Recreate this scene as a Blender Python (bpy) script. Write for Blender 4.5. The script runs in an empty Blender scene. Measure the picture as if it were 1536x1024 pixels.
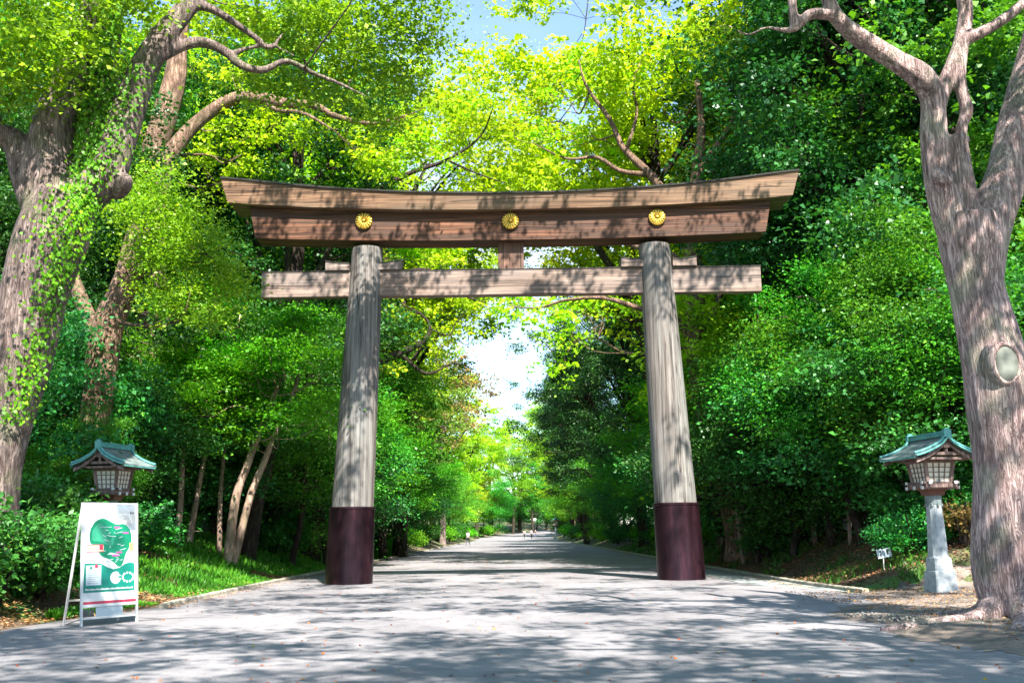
import bpy, math, random
import numpy as np
from mathutils import Vector, Matrix, Quaternion
random.seed(7)
sc = bpy.context.scene
COL = sc.collection
R = math.radians

# ------------------------------------------------------------------ camera
CAMH, FPX, TILT, ROLL = 1.4, 1522.0, R(10.65), 0.013
F = np.array([0, math.cos(TILT), math.sin(TILT)])
U0 = np.array([0, -math.sin(TILT), math.cos(TILT)]); R0 = np.array([1.0, 0, 0])
RT = math.cos(ROLL)*R0 - math.sin(ROLL)*U0
UP = math.sin(ROLL)*R0 + math.cos(ROLL)*U0
def P(px, py, Y):
    """a point of the place: seen in that direction from where the photographer stood, Y metres away"""
    d = F + RT*(px-768)/FPX - UP*(py-512)/FPX
    return np.array([0, 0, CAMH]) + d*Y/d[1]
cam = bpy.data.cameras.new('camera'); cam.lens = 36*FPX/1536; cam.sensor_width = 36
cam.clip_start = .1; cam.clip_end = 3000
co = bpy.data.objects.new('camera', cam); COL.objects.link(co)
m = Matrix(((RT[0], UP[0], -F[0]), (RT[1], UP[1], -F[1]), (RT[2], UP[2], -F[2])))
co.matrix_world = Matrix.Translation((0, 0, CAMH)) @ m.to_4x4()
sc.camera = co

# ------------------------------------------------------------------ light
SUN_EL, SUN_AZ = R(50), R(19)          # height; degrees to the right of straight behind the camera
S = Vector((math.sin(SUN_AZ)*math.cos(SUN_EL), -math.cos(SUN_AZ)*math.cos(SUN_EL), math.sin(SUN_EL)))
sl = bpy.data.lights.new('sun', 'SUN'); sl.energy = 5.0; sl.angle = R(.5); sl.color = (1, .95, .87)
so = bpy.data.objects.new('sun', sl); COL.objects.link(so)
so.rotation_euler = S.to_track_quat('Z', 'Y').to_euler(); so.location = S*60
w = bpy.data.worlds.new('World'); sc.world = w; w.use_nodes = True
nt = w.node_tree; bg = nt.nodes['Background']
sky = nt.nodes.new('ShaderNodeTexSky'); sky.sky_type = 'NISHITA'; sky.sun_disc = False
sky.sun_elevation = SUN_EL; sky.sun_rotation = math.atan2(S.x, S.y); sky.air_density = 1.0; sky.dust_density = .4; sky.ozone_density = 3.5
tc = nt.nodes.new('ShaderNodeTexCoord'); mp = nt.nodes.new('ShaderNodeMapping'); mp.inputs['Scale'].default_value = (1, 1, 2.6)
cn = nt.nodes.new('ShaderNodeTexNoise'); cn.inputs['Scale'].default_value = 2.3; cn.inputs['Detail'].default_value = 7; cn.inputs['Roughness'].default_value = .55
cr = nt.nodes.new('ShaderNodeValToRGB'); cr.color_ramp.elements[0].position = .47; cr.color_ramp.elements[1].position = .62
mx = nt.nodes.new('ShaderNodeMix'); mx.data_type = 'RGBA'
mx.inputs['B'].default_value = (2.6, 3.0, 3.7, 1)
L = nt.links.new
L(tc.outputs['Generated'], mp.inputs['Vector']); L(mp.outputs[0], cn.inputs['Vector']); L(cn.outputs['Fac'], cr.inputs[0])
sx = nt.nodes.new('ShaderNodeSeparateXYZ'); L(tc.outputs['Generated'], sx.inputs[0])
hr = nt.nodes.new('ShaderNodeMapRange'); hr.inputs['From Min'].default_value = .30; hr.inputs['From Max'].default_value = .48; hr.inputs['To Min'].default_value = 1; hr.inputs['To Max'].default_value = .12
L(sx.outputs['Z'], hr.inputs['Value']); ml = nt.nodes.new('ShaderNodeMath'); ml.operation = 'MULTIPLY'; L(cr.outputs[0], ml.inputs[0]); L(hr.outputs[0], ml.inputs[1])
L(ml.outputs[0], mx.inputs['Factor']); L(sky.outputs[0], mx.inputs['A']); L(mx.outputs['Result'], bg.inputs[0])
bg.inputs[1].default_value = .11
sc.view_settings.view_transform = 'Standard'; sc.view_settings.look = 'None'
sc.view_settings.exposure = 1.95; sc.view_settings.gamma = 1
sc.cycles.use_denoising = True
sc.cycles.max_bounces = 7; sc.cycles.diffuse_bounces = 4; sc.cycles.glossy_bounces = 2; sc.cycles.transmission_bounces = 5
sc.cycles.sample_clamp_indirect = 6; sc.cycles.caustics_reflective = False; sc.cycles.caustics_refractive = False

# ------------------------------------------------------------------ materials
def mat(name):
    m = bpy.data.materials.new(name); m.use_nodes = True
    n = m.node_tree; b = n.nodes['Principled BSDF']
    return m, n, b
def node(n, t, **k):
    a = n.nodes.new(t)
    for i, v in k.items():
        if i.startswith('_'): setattr(a, i[1:], v)
        else: a.inputs[i.replace('_', ' ')].default_value = v
    return a
def ramp(n, src, stops):
    r = n.nodes.new('ShaderNodeValToRGB'); e = r.color_ramp.elements
    while len(e) < len(stops): e.new(.5)
    for i, (p, c) in enumerate(stops):
        e[i].position = p; e[i].color = (*c, 1) if len(c) == 3 else c
    n.links.new(src, r.inputs[0]); return r
def coords(n, scale=(1, 1, 1), rot=(0, 0, 0), kind='Object'):
    t = n.nodes.new('ShaderNodeTexCoord'); m = n.nodes.new('ShaderNodeMapping')
    m.inputs['Scale'].default_value = scale; m.inputs['Rotation'].default_value = rot
    n.links.new(t.outputs[kind], m.inputs[0]); return m.outputs[0]
def mixc(n, f, a, b, mode='MIX'):
    x = n.nodes.new('ShaderNodeMix'); x.data_type = 'RGBA'; x.blend_type = mode
    for s, v in (('Factor', f), ('A', a), ('B', b)):
        if isinstance(v, (tuple, float, int)): x.inputs[s].default_value = v if not isinstance(v, tuple) else (*v, 1)[:4]
        else: n.links.new(v, x.inputs[s])
    return x.outputs['Result']
def bump(n, b, h, strength=.5, dist=.02):
    k = n.nodes.new('ShaderNodeBump'); k.inputs['Strength'].default_value = strength; k.inputs['Distance'].default_value = dist
    n.links.new(h, k.inputs['Height']); n.links.new(k.outputs[0], b.inputs['Normal'])
def plain(name, c, rough=.6, metal=0, var=.15, scale=9):
    m, n, b = mat(name); v = coords(n)
    t = node(n, 'ShaderNodeTexNoise', Scale=scale, Detail=5); n.links.new(v, t.inputs['Vector'])
    r = ramp(n, t.outputs['Fac'], [(.3, tuple(x*(1-var) for x in c)), (.7, tuple(min(1, x*(1+var)) for x in c))])
    n.links.new(r.outputs[0], b.inputs['Base Color']); b.inputs['Roughness'].default_value = rough; b.inputs['Metallic'].default_value = metal
    return m
def leafmat(name, a, b_, c, trans=.4, tcol=None, rough=.45):
    """a, b_ : range of leaf colour; c: young leaf tint on some leaves"""
    m, n, b = mat(name)
    at = node(n, 'ShaderNodeAttribute', _attribute_name='rnd')
    oi = n.nodes.new('ShaderNodeObjectInfo')
    v = coords(n); t = node(n, 'ShaderNodeTexNoise', Scale=.8, Detail=4); n.links.new(v, t.inputs['Vector'])
    base = ramp(n, at.outputs['Fac'], [(0, a), (.55, b_), (.8, b_), (1, c)])
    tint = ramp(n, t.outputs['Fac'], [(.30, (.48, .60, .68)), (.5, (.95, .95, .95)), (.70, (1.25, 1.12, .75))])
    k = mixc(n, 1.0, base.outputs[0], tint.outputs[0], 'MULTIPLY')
    ht = n.nodes.new('ShaderNodeHueSaturation'); n.links.new(k, ht.inputs['Color'])
    mr = node(n, 'ShaderNodeMapRange', To_Min=.478, To_Max=.522); n.links.new(oi.outputs['Random'], mr.inputs['Value']); n.links.new(mr.outputs[0], ht.inputs['Hue'])
    mr2 = node(n, 'ShaderNodeMapRange', To_Min=.9, To_Max=1.25); n.links.new(oi.outputs['Random'], mr2.inputs['Value']); n.links.new(mr2.outputs[0], ht.inputs['Value'])
    n.links.new(ht.outputs[0], b.inputs['Base Color']); b.inputs['Roughness'].default_value = rough
    b.inputs['Specular IOR Level'].default_value = .35
    tr = n.nodes.new('ShaderNodeBsdfTranslucent')
    tk = mixc(n, 1.0, ht.outputs[0], tcol or (1.25, 1.3, .5), 'MULTIPLY'); n.links.new(tk, tr.inputs['Color'])
    ms = n.nodes.new('ShaderNodeMixShader'); ms.inputs[0].default_value = trans
    n.links.new(b.outputs[0], ms.inputs[1]); n.links.new(tr.outputs[0], ms.inputs[2])
    n.links.new(ms.outputs[0], n.nodes['Material Output'].inputs['Surface'])
    return m
M = {}
M['lime'] = leafmat('lime_leaf', (.22, .40, .012), (.40, .58, .018), (.60, .64, .035), .45)
M['fresh'] = leafmat('fresh_leaf', (.10, .29, .015), (.22, .45, .022), (.42, .56, .035), .42)
M['green'] = leafmat('green_leaf', (.03, .18, .02), (.08, .32, .025), (.20, .44, .035), .38)
M['dark'] = leafmat('dark_leaf', (.014, .075, .022), (.034, .145, .03), (.13, .27, .045), .25, (1.1, 1.3, .5), .38)
M['maple'] = leafmat('maple_leaf', (.05, .22, .012), (.13, .40, .015), (.30, .52, .03), .45)
M['bush'] = leafmat('bush_leaf', (.015, .12, .02), (.05, .26, .04), (.20, .46, .05), .25, None, .35)
M['shade'] = leafmat('understorey_leaf', (.018, .11, .025), (.045, .20, .032), (.15, .32, .05), .3)
M['moss'] = leafmat('dull_grass_blade', (.03, .10, .015), (.07, .20, .025), (.22, .28, .05), .3)
M['olive'] = leafmat('olive_leaf', (.08, .14, .02), (.17, .26, .03), (.36, .40, .06), .4)
M['russet'] = leafmat('russet_leaf', (.09, .14, .03), (.30, .20, .07), (.48, .22, .10), .35, (1.1, 1, .7))
M['ivy'] = leafmat('ivy_leaf', (.06, .26, .01), (.12, .42, .015), (.30, .58, .03), .4)
M['grass'] = leafmat('grass_blade', (.045, .17, .015), (.10, .30, .02), (.27, .40, .05), .4)
M['litter'] = leafmat('fallen_leaf', (.20, .10, .04), (.38, .22, .10), (.55, .36, .20), .15, (1, .9, .7), .7)
M['petal'] = leafmat('dropped_leaf', (.30, .06, .03), (.40, .14, .04), (.35, .40, .05), .15, (1, .9, .7), .7)

def barkmat(name, dark, mid, light, moss=(.10, .14, .05), mossamt=.5, zs=.28, scale=11, strength=.9):
    m, n, b = mat(name); v = coords(n, (1, 1, zs))
    t = node(n, 'ShaderNodeTexNoise', Scale=scale, Detail=7, Roughness=.62, Distortion=.4); n.links.new(v, t.inputs['Vector'])
    vo = node(n, 'ShaderNodeTexNoise', Scale=scale*1.5, Detail=3, Roughness=.5, Distortion=1.2); n.links.new(coords(n, (1, 1, zs*.45), (.05, -.12, .3)), vo.inputs['Vector'])
    cr_ = ramp(n, vo.outputs['Fac'], [(.40, (.55, .55, .55)), (.475, (0, 0, 0)), (.53, (1, 1, 1)), (.60, (.75, .75, .75))])
    base = ramp(n, t.outputs['Fac'], [(.28, dark), (.5, mid), (.72, light)])
    crk = mixc(n, cr_.outputs[0], dark, base.outputs[0])
    k = mixc(n, .55, base.outputs[0], crk)
    v2 = coords(n); t2 = node(n, 'ShaderNodeTexNoise', Scale=1.6, Detail=4); n.links.new(v2, t2.inputs['Vector'])
    r2 = ramp(n, t2.outputs['Fac'], [(.50, (0, 0, 0)), (.64, (mossamt,)*3)])
    k2 = mixc(n, r2.outputs[0], k, moss)
    t3 = node(n, 'ShaderNodeTexNoise', Scale=2.3, Detail=3); n.links.new(coords(n, (1, 1, .7), (0, 0, 2)), t3.inputs['Vector'])
    r3 = ramp(n, t3.outputs['Fac'], [(.38, (.72, .68, .68)), (.6, (1.08, 1.02, 1.0))])
    k3 = mixc(n, 1.0, k2, r3.outputs[0], 'MULTIPLY')
    n.links.new(k3, b.inputs['Base Color']); b.inputs['Roughness'].default_value = .9; b.inputs['Specular IOR Level'].default_value = .2
    h = mixc(n, .5, t.outputs['Fac'], cr_.outputs[0]); bump(n, b, h, strength, .07)
    return m
M['bark'] = barkmat('grey_brown_bark', (0.069, 0.048, 0.041), (0.241, 0.190, 0.172), (0.460, 0.380, 0.345), (0.127, 0.172, 0.063), .4)
M['bark_pink'] = barkmat('pinkish_grey_bark', (0.137, 0.085, 0.078), (0.579, 0.437, 0.416), (0.853, 0.676, 0.648), (0.289, 0.317, 0.225), .55, .2, 15, .9)
M['bark_pale'] = barkmat('pale_smooth_bark', (.20, .14, .10), (.40, .30, .23), (.58, .47, .38), (.2, .2, .1), .3, .3, 9, .4)
M['bark_tan'] = barkmat('tan_bark', (.07, .04, .025), (.29, .19, .13), (.50, .36, .27), (.10, .13, .05), .3)
M['bark_dark'] = barkmat('dark_bark', (.02, .016, .014), (.06, .045, .035), (.13, .10, .075), (.04, .07, .02), .5)
M['wood_cut'] = plain('weathered_cut_wood', (.12, .13, .11), .8, 0, .45, 5)

def woodmat(name, dark, mid, light, axis, grey=None, scale=5, cracks=True, streak=14, greyamt=.7):
    m, n, b = mat(name)
    sc_ = [streak, streak, streak]; sc_[axis] = .35
    v = coords(n, tuple(sc_)); t = node(n, 'ShaderNodeTexNoise', Scale=1.0, Detail=6, Roughness=.65, Distortion=.3); n.links.new(v, t.inputs['Vector'])
    base = ramp(n, t.outputs['Fac'], [(.28, dark), (.5, mid), (.72, light)])
    sc2 = [1.6, 1.6, 1.6]; sc2[axis] = .3
    t2 = node(n, 'ShaderNodeTexNoise', Scale=1.0, Detail=4); n.links.new(coords(n, tuple(sc2), (0, 0, 0)), t2.inputs['Vector'])
    r2 = ramp(n, t2.outputs['Fac'], [(.4, (0, 0, 0)), (.62, (greyamt,)*3)])
    k = mixc(n, r2.outputs[0], base.outputs[0], grey or mid)
    k = mixc(n, .55, k, base.outputs[0], 'OVERLAY')
    sc3 = [9, 9, 9]; sc3[axis] = .12
    t3 = node(n, 'ShaderNodeTexNoise', Scale=1.0, Detail=3, Roughness=.4); n.links.new(coords(n, tuple(sc3), (0, 0, 0)), t3.inputs['Vector'])
    r3 = ramp(n, t3.outputs['Fac'], [(.475, (1, 1, 1)), (.5, (.14, .11, .10)), (.525, (1, 1, 1))])
    k2 = mixc(n, .85 if cracks else .2, k, r3.outputs[0], 'MULTIPLY')
    n.links.new(k2, b.inputs['Base Color']); b.inputs['Roughness'].default_value = .75; b.inputs['Specular IOR Level'].default_value = .3
    h = mixc(n, .5, t.outputs['Fac'], r3.outputs[0]); bump(n, b, h, .5, .02)
    return m
M['pillar'] = woodmat('weathered_pillar_wood', (0.086, 0.069, 0.057), (0.218, 0.196, 0.178), (0.380, 0.362, 0.345), 2, (0.247, 0.259, 0.253), streak=12)
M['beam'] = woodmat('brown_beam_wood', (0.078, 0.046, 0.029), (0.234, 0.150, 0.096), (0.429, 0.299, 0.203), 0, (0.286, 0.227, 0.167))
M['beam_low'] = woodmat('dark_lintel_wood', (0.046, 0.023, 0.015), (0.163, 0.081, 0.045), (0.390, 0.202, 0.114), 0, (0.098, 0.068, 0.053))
M['tie'] = woodmat('tie_beam_wood', (0.112, 0.081, 0.062), (0.250, 0.194, 0.163), (0.438, 0.356, 0.306), 0, (0.312, 0.269, 0.250))
M['strut'] = woodmat('strut_wood', (0.096, 0.054, 0.038), (0.204, 0.120, 0.084), (0.360, 0.228, 0.168), 2, (0.180, 0.132, 0.108))
M['copper_dark'] = plain('dark_copper_edge', (.05, .045, .04), .5, .5)
M['gold'] = plain('gilded_metal', (.80, .56, .10), .32, .85, .1)
M['gold_dark'] = plain('dull_gilded_metal', (.30, .17, .025), .45, .7, .1)
m, n, b = mat('oxidised_copper_sleeve')
t = node(n, 'ShaderNodeTexNoise', Scale=1.4, Detail=6, Roughness=.6); n.links.new(coords(n, (2.4, 2.4, .3)), t.inputs['Vector'])
r = ramp(n, t.outputs['Fac'], [(.3, (.018, .008, .011)), (.55, (.042, .017, .025)), (.75, (.11, .042, .056))])
n.links.new(r.outputs[0], b.inputs['Base Color']); b.inputs['Roughness'].default_value = .3; b.inputs['Metallic'].default_value = .7
t2 = node(n, 'ShaderNodeTexNoise', Scale=22, Detail=4); n.links.new(coords(n), t2.inputs['Vector']); bump(n, b, t2.outputs['Fac'], .12, .01)
M['sleeve'] = m
M['copper_green'] = plain('green_copper_trim', (.09, .30, .27), .55, .1, .3, 12)
m, n, b = mat('copper_roof_sheet')
t = node(n, 'ShaderNodeTexNoise', Scale=6, Detail=5); n.links.new(coords(n), t.inputs['Vector'])
r = ramp(n, t.outputs['Fac'], [(.3, (.09, .11, .11)), (.6, (.17, .20, .195)), (.75, (.13, .24, .22))])
n.links.new(r.outputs[0], b.inputs['Base Color']); b.inputs['Roughness'].default_value = .5
M['roof'] = m
M['lwood'] = woodmat('lantern_wood', (0.119, 0.079, 0.067), (0.261, 0.197, 0.176), (0.427, 0.355, 0.324), 2)
M['lwood_red'] = plain('reddish_lantern_wood', (0.120, 0.045, 0.031), .6)
M['paper'] = plain('milky_window_glass', (0.700, 0.686, 0.574), .35, 0, .05)
M['white'] = plain('white_paint', (.55, .56, .56), .5, 0, .04)
M['stone'] = plain('pale_granite', (0.325, 0.358, 0.370), .8, 0, .25, 9)
M['stone_kerb'] = plain('weathered_kerb_stone', (.30, .27, .21), .9, 0, .4, 7)
def vividm(name, c, rough=.45): return plain(name, c, rough, 0, .06)
M['s_green'] = vividm('print_green', (.0, .18, .09)); M['s_lgreen'] = vividm('print_pale_green', (.03, .28, .16))
M['s_teal'] = vividm('print_teal', (.0, .18, .13)); M['s_red'] = vividm('print_red', (.45, .03, .07)); M['s_pink'] = vividm('print_pink', (.45, .08, .27))
M['s_cream'] = vividm('print_cream', (.80, .55, .38)); M['s_white'] = vividm('print_white', (.56, .58, .58)); M['s_ink'] = vividm('print_ink', (.05, .06, .08))
M['s_panel'] = vividm('print_panel', (.44, .52, .56)); M['s_ochre'] = vividm('print_ochre', (.5, .42, .12)); M['s_grey'] = vividm('print_grey', (.30, .33, .34)); M['s_blue'] = vividm('print_pale_blue', (.38, .48, .58))
M['grit'] = plain('dull_grit', (.17, .17, .155), .9, 0, .4, 30)
M['metal_leg'] = plain('pale_metal_tube', (.62, .60, .58), .4, .3)
M['skin'] = vividm('skin', (.5, .32, .24)); M['hair'] = vividm('dark_hair', (.03, .025, .02))
for k_, c_ in dict(shirt_white=(.7, .68, .7), shirt_grey=(.35, .38, .42), shirt_pink=(.6, .3, .3), trousers_dark=(.03, .035, .05), trousers_blue=(.08, .10, .18), shoes=(.05, .05, .05), bag=(.05, .05, .07)).items():
    M[k_] = plain(k_, c_, .8)

# ground and road
m, n, b = mat('forest_floor')
t = node(n, 'ShaderNodeTexNoise', Scale=.45, Detail=5, Roughness=.6); n.links.new(coords(n), t.inputs['Vector'])
t2 = node(n, 'ShaderNodeTexNoise', Scale=14, Detail=6, Roughness=.7); n.links.new(coords(n), t2.inputs['Vector'])
soil = ramp(n, t2.outputs['Fac'], [(.3, (.055, .035, .02)), (.5, (.12, .08, .05)), (.68, (.24, .16, .10))])
grs = ramp(n, t2.outputs['Fac'], [(.3, (.02, .06, .01)), (.6, (.06, .16, .02))])
msk = ramp(n, t.outputs['Fac'], [(.46, (0, 0, 0)), (.60, (1, 1, 1))])
n.links.new(mixc(n, msk.outputs[0], soil.outputs[0], grs.outputs[0]), b.inputs['Base Color']); b.inputs['Roughness'].default_value = .95
bump(n, b, t2.outputs['Fac'], .8, .05); M['ground'] = m
m, n, b = mat('bare_trodden_soil')
t = node(n, 'ShaderNodeTexNoise', Scale=1.1, Detail=6, Roughness=.6); n.links.new(coords(n), t.inputs['Vector'])
t2 = node(n, 'ShaderNodeTexNoise', Scale=26, Detail=5, Roughness=.7); n.links.new(coords(n), t2.inputs['Vector'])
a_ = ramp(n, t.outputs['Fac'], [(.35, (.08, .08, .07)), (.5, (.21, .165, .135)), (.7, (.32, .25, .21))])
b__ = ramp(n, t2.outputs['Fac'], [(.3, (.45, .42, .40)), (.6, (1, 1, 1))])
n.links.new(mixc(n, .8, a_.outputs[0], b__.outputs[0], 'MULTIPLY'), b.inputs['Base Color']); b.inputs['Roughness'].default_value = .95
bump(n, b, t2.outputs['Fac'], .7, .03); M['soil'] = m
m, n, b = mat('pale_worn_asphalt')
t = node(n, 'ShaderNodeTexNoise', Scale=.35, Detail=6, Roughness=.62); n.links.new(coords(n, (1, .6, 1)), t.inputs['Vector'])
t2 = node(n, 'ShaderNodeTexNoise', Scale=55, Detail=4, Roughness=.8); n.links.new(coords(n), t2.inputs['Vector'])
t4 = node(n, 'ShaderNodeTexVoronoi', Scale=42.0); n.links.new(coords(n), t4.inputs['Vector'])
a_ = ramp(n, t.outputs['Fac'], [(.3, (.150, .140, .150)), (.5, (.225, .212, .222)), (.7, (.29, .272, .282))])
b__ = ramp(n, t2.outputs['Fac'], [(.3, (.62, .62, .62)), (.55, (1, 1, 1)), (.7, (1.1, 1.08, 1.05))])
c__ = ramp(n, t4.outputs['Distance'], [(0, (1.1, 1.1, 1.1)), (.6, (.8, .8, .8))])
k = mixc(n, .9, a_.outputs[0], b__.outputs[0], 'MULTIPLY'); k = mixc(n, .6, k, c__.outputs[0], 'MULTIPLY')
n.links.new(k, b.inputs['Base Color']); b.inputs['Roughness'].default_value = .8
t5 = node(n, 'ShaderNodeTexNoise', Scale=2.6, Detail=6, Roughness=.7); n.links.new(coords(n, (1, .7, 1)), t5.inputs['Vector'])
r5 = ramp(n, t5.outputs['Fac'], [(.34, (.72, .72, .74)), (.5, (1, 1, 1)), (.66, (1.12, 1.1, 1.08))])
k = mixc(n, .8, k, r5.outputs[0], 'MULTIPLY'); n.links.new(k, b.inputs['Base Color'])
bump(n, b, t2.outputs['Fac'], .5, .015); M['road'] = m
M['gutter'] = plain('smooth_grey_concrete', (.23, .25, .24), .85, 0, .2, 3)

# ------------------------------------------------------------------ object helpers
def tag(o, label=None, cat=None, group=None, kind=None):
    if label: o['label'] = label
    if cat: o['category'] = cat
    if group: o['group'] = group
    if kind: o['kind'] = kind
    return o
def empty(name, loc, label=None, cat=None, group=None, rz=0):
    o = bpy.data.objects.new(name, None); COL.objects.link(o); o.location = loc; o.rotation_euler = (0, 0, rz); o.empty_display_size = .3
    return tag(o, label, cat, group)
def link(name, me, mt=None, parent=None):
    if mt is not None and not me.materials:
        me.materials.append(M[mt] if isinstance(mt, str) else mt)
    o = bpy.data.objects.new(name, me); COL.objects.link(o)
    if parent is not None: o.parent = parent
    return o
class MB:
    def __init__(s): s.v = []; s.f = []
    def add(s, vs, fs, mtx=None):
        k = len(s.v)
        for p in vs: s.v.append(tuple(mtx @ Vector(p)) if mtx is not None else tuple(p))
        for f in fs: s.f.append(tuple(i+k for i in f))
        return s
    def box(s, c, d, mtx=None, taper=(1, 1)):
        x, y, z = d[0]/2, d[1]/2, d[2]/2; tx, ty = taper
        vs = [(c[0]+sx*x*(tx if sz > 0 else 1), c[1]+sy*y*(ty if sz > 0 else 1), c[2]+sz*z) for sz in (-1, 1) for sy in (-1, 1) for sx in (-1, 1)]
        return s.add(vs, [(0, 2, 3, 1), (4, 5, 7, 6), (0, 1, 5, 4), (2, 6, 7, 3), (0, 4, 6, 2), (1, 3, 7, 5)], mtx)
    def prism(s, poly, y0, y1, mtx=None):            # polygon in x,z pushed along y
        n = len(poly)
        vs = [(p[0], y0, p[1]) for p in poly]+[(p[0], y1, p[1]) for p in poly]
        fs = [tuple(range(n)), tuple(range(2*n-1, n-1, -1))]+[(i, i+n, (i+1) % n+n, (i+1) % n) for i in range(n)]
        return s.add(vs, fs, mtx)
    def sweep(s, secs, cap=True):                    # list of equal length rings
        n = len(secs[0]); vs = [p for q in secs for p in q]; fs = []
        for i in range(len(secs)-1):
            for j in range(n):
                a, b_ = i*n+j, i*n+(j+1) % n; fs.append((a, b_, b_+n, a+n))
        if cap: fs += [tuple(range(n-1, -1, -1)), tuple(range((len(secs)-1)*n, len(secs)*n))]
        return s.add(vs, fs)
    def lathe(s, prof, n=32, c=(0, 0), wob=0):
        secs = [[(c[0]+r*math.cos(2*math.pi*j/n), c[1]+r*math.sin(2*math.pi*j/n), z) for j in range(n)] for r, z in prof]
        return s.sweep(secs)
    def build(s, name, mt, parent=None, smooth=False, bevel=0, auto=False):
        me = bpy.data.meshes.new(name); me.from_pydata(s.v, [], s.f)
        me.materials.append(M[mt] if isinstance(mt, str) else mt)
        if smooth: me.shade_smooth()
        if auto: me.shade_smooth(); me.set_sharp_from_angle(angle=R(40))
        o = link(name, me, None, parent)
        if bevel:
            b = o.modifiers.new('bevel', 'BEVEL'); b.width = bevel; b.segments = 2; b.limit_method = 'ANGLE'
        return o
def catmull(pts, sub=6):
    pts = [np.array(p, float) for p in pts]
    q = [2*pts[0]-pts[1]]+pts+[2*pts[-1]-pts[-2]]; out = []
    for i in range(1, len(q)-2):
        for k in range(sub):
            t = k/sub; a, b_, c, d = q[i-1], q[i], q[i+1], q[i+2]
            out.append(.5*((2*b_)+(-a+c)*t+(2*a-5*b_+4*c-d)*t*t+(-a+3*b_-3*c+d)*t**3))
    out.append(q[-2]); return np.array(out)
def tube(mb, pts, n=10, sub=5, rough=.08, seed=0, flare=None):
    """pts: (x,y,z,r)"""
    rs = np.random.RandomState(seed+1); c = catmull(pts, sub); secs = []
    ph = rs.rand(6)*6.28
    u = np.array([0.37, .93, .0])
    for i, p in enumerate(c):
        a = c[max(i-1, 0)][:3]; b_ = c[min(i+1, len(c)-1)][:3]; t = (b_-a); t /= np.linalg.norm(t)+1e-9
        u = u-t*np.dot(u, t); nu = np.linalg.norm(u)
        if nu < 1e-3: u = np.cross(t, [1, 0, .1]); nu = np.linalg.norm(u)
        u = u/nu; v = np.cross(t, u); ring = []
        for j in range(n):
            A = 2*math.pi*j/n
            rr = max(p[3], .004)*(1+rough*(math.sin(2*A+ph[0]+i*.21)+.7*math.sin(3*A+ph[1]-i*.33)+.6*math.sin(5*A+ph[2]+i*.17)))
            ring.append(tuple(p[:3]+u*math.cos(A)*rr+v*math.sin(A)*rr))
        secs.append(ring)
    mb.sweep(secs)
def leafmesh(name, C, D, N, ln, wd, rnd, mt):
    """one folded four-cornered blade per leaf"""
    n = len(C); ln = ln[:, None]; wd = wd[:, None]
    Sd = np.cross(D, N); Sd /= np.linalg.norm(Sd, axis=1)[:, None]+1e-9
    V = np.empty((n, 4, 3), np.float32)
    V[:, 0] = C-D*ln*.5; V[:, 1] = C+Sd*wd*.5+N*wd*.14; V[:, 2] = C+D*ln*.5-N*ln*.08; V[:, 3] = C-Sd*wd*.5+N*wd*.14
    me = bpy.data.meshes.new(name); me.vertices.add(4*n); me.vertices.foreach_set('co', V.ravel())
    me.loops.add(4*n); me.loops.foreach_set('vertex_index', np.arange(4*n, dtype=np.int32))
    me.polygons.add(n); me.polygons.foreach_set('loop_start', np.arange(0, 4*n, 4, dtype=np.int32))
    me.update(calc_edges=True)
    at = me.attributes.new('rnd', 'FLOAT', 'FACE'); at.data.foreach_set('value', rnd.astype(np.float32))
    me.materials.append(M[mt]); return me
def unit(a): return a/(np.linalg.norm(a, axis=1)[:, None]+1e-9)
def crown_mesh(name, clumps, mt, ls=.2, per_m2=9.0, m=22, spray=.42, seed=0, up=.75, flatten=.35, asp=.68):
    """clumps: (x,y,z,rx,ry,rz): sprays of leaves over the skin of uneven clumps"""
    g = np.random.RandomState(seed); T = []
    for c in clumps:
        c = np.array(c, float); area = 4*math.pi*((c[3]*c[4]+c[3]*c[5]+c[4]*c[5])/3)
        k = max(3, int(area*per_m2*3.2/m))
        d = unit(g.normal(size=(k, 3))); d[:, 2] = np.where(d[:, 2] < -.2, -d[:, 2]*g.choice([1, -1], k, p=[.45, .55]), d[:, 2])
        ph = g.rand(6)*6.28
        lob = 1+.30*np.sin(d[:, 0]*4+ph[0])*np.sin(d[:, 1]*4+ph[1])+.22*np.sin(d[:, 2]*7+ph[2])*np.sin(d[:, 0]*9+ph[3])
        rr = (g.rand(k)**.5)*lob*np.where(g.rand(k) < .14, 1.4, 1)
        T.append(c[:3]+d*c[3:6]*rr[:, None])
    T = np.concatenate(T); k = len(T); n = k*m
    s = spray*(.6+.8*g.rand(k))
    tilt = g.normal(size=(k, 3))*.35
    off = g.normal(size=(k, m, 3)); off[..., 2] *= flatten; off[..., 2] += (off[..., 0]*tilt[:, None, 0]+off[..., 1]*tilt[:, None, 1])*.8-.25*np.abs(off[..., 0]*off[..., 1])*.5
    C = (T[:, None]+off*s[:, None, None]*.62).reshape(-1, 3)
    D = unit(off.reshape(-1, 3)*np.array([1, 1, .5])+g.normal(size=(n, 3))*.6+np.array([0, 0, -.15]))
    Nn = unit(g.normal(size=(n, 3))*.55+np.array([0, 0, up])); Nn = unit(Nn-D*(Nn*D).sum(1)[:, None])
    ln = ls*(.45+1.1*g.rand(n)**1.3)*np.repeat(.8+.4*g.rand(k), m); tw = np.repeat(g.rand(k), m)
    rnd = np.clip(.65*g.rand(n)+.35*tw, 0, 1)
    return leafmesh(name, C, D, Nn, ln, ln*asp*(.8+.4*g.rand(n)), rnd, mt)

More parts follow.
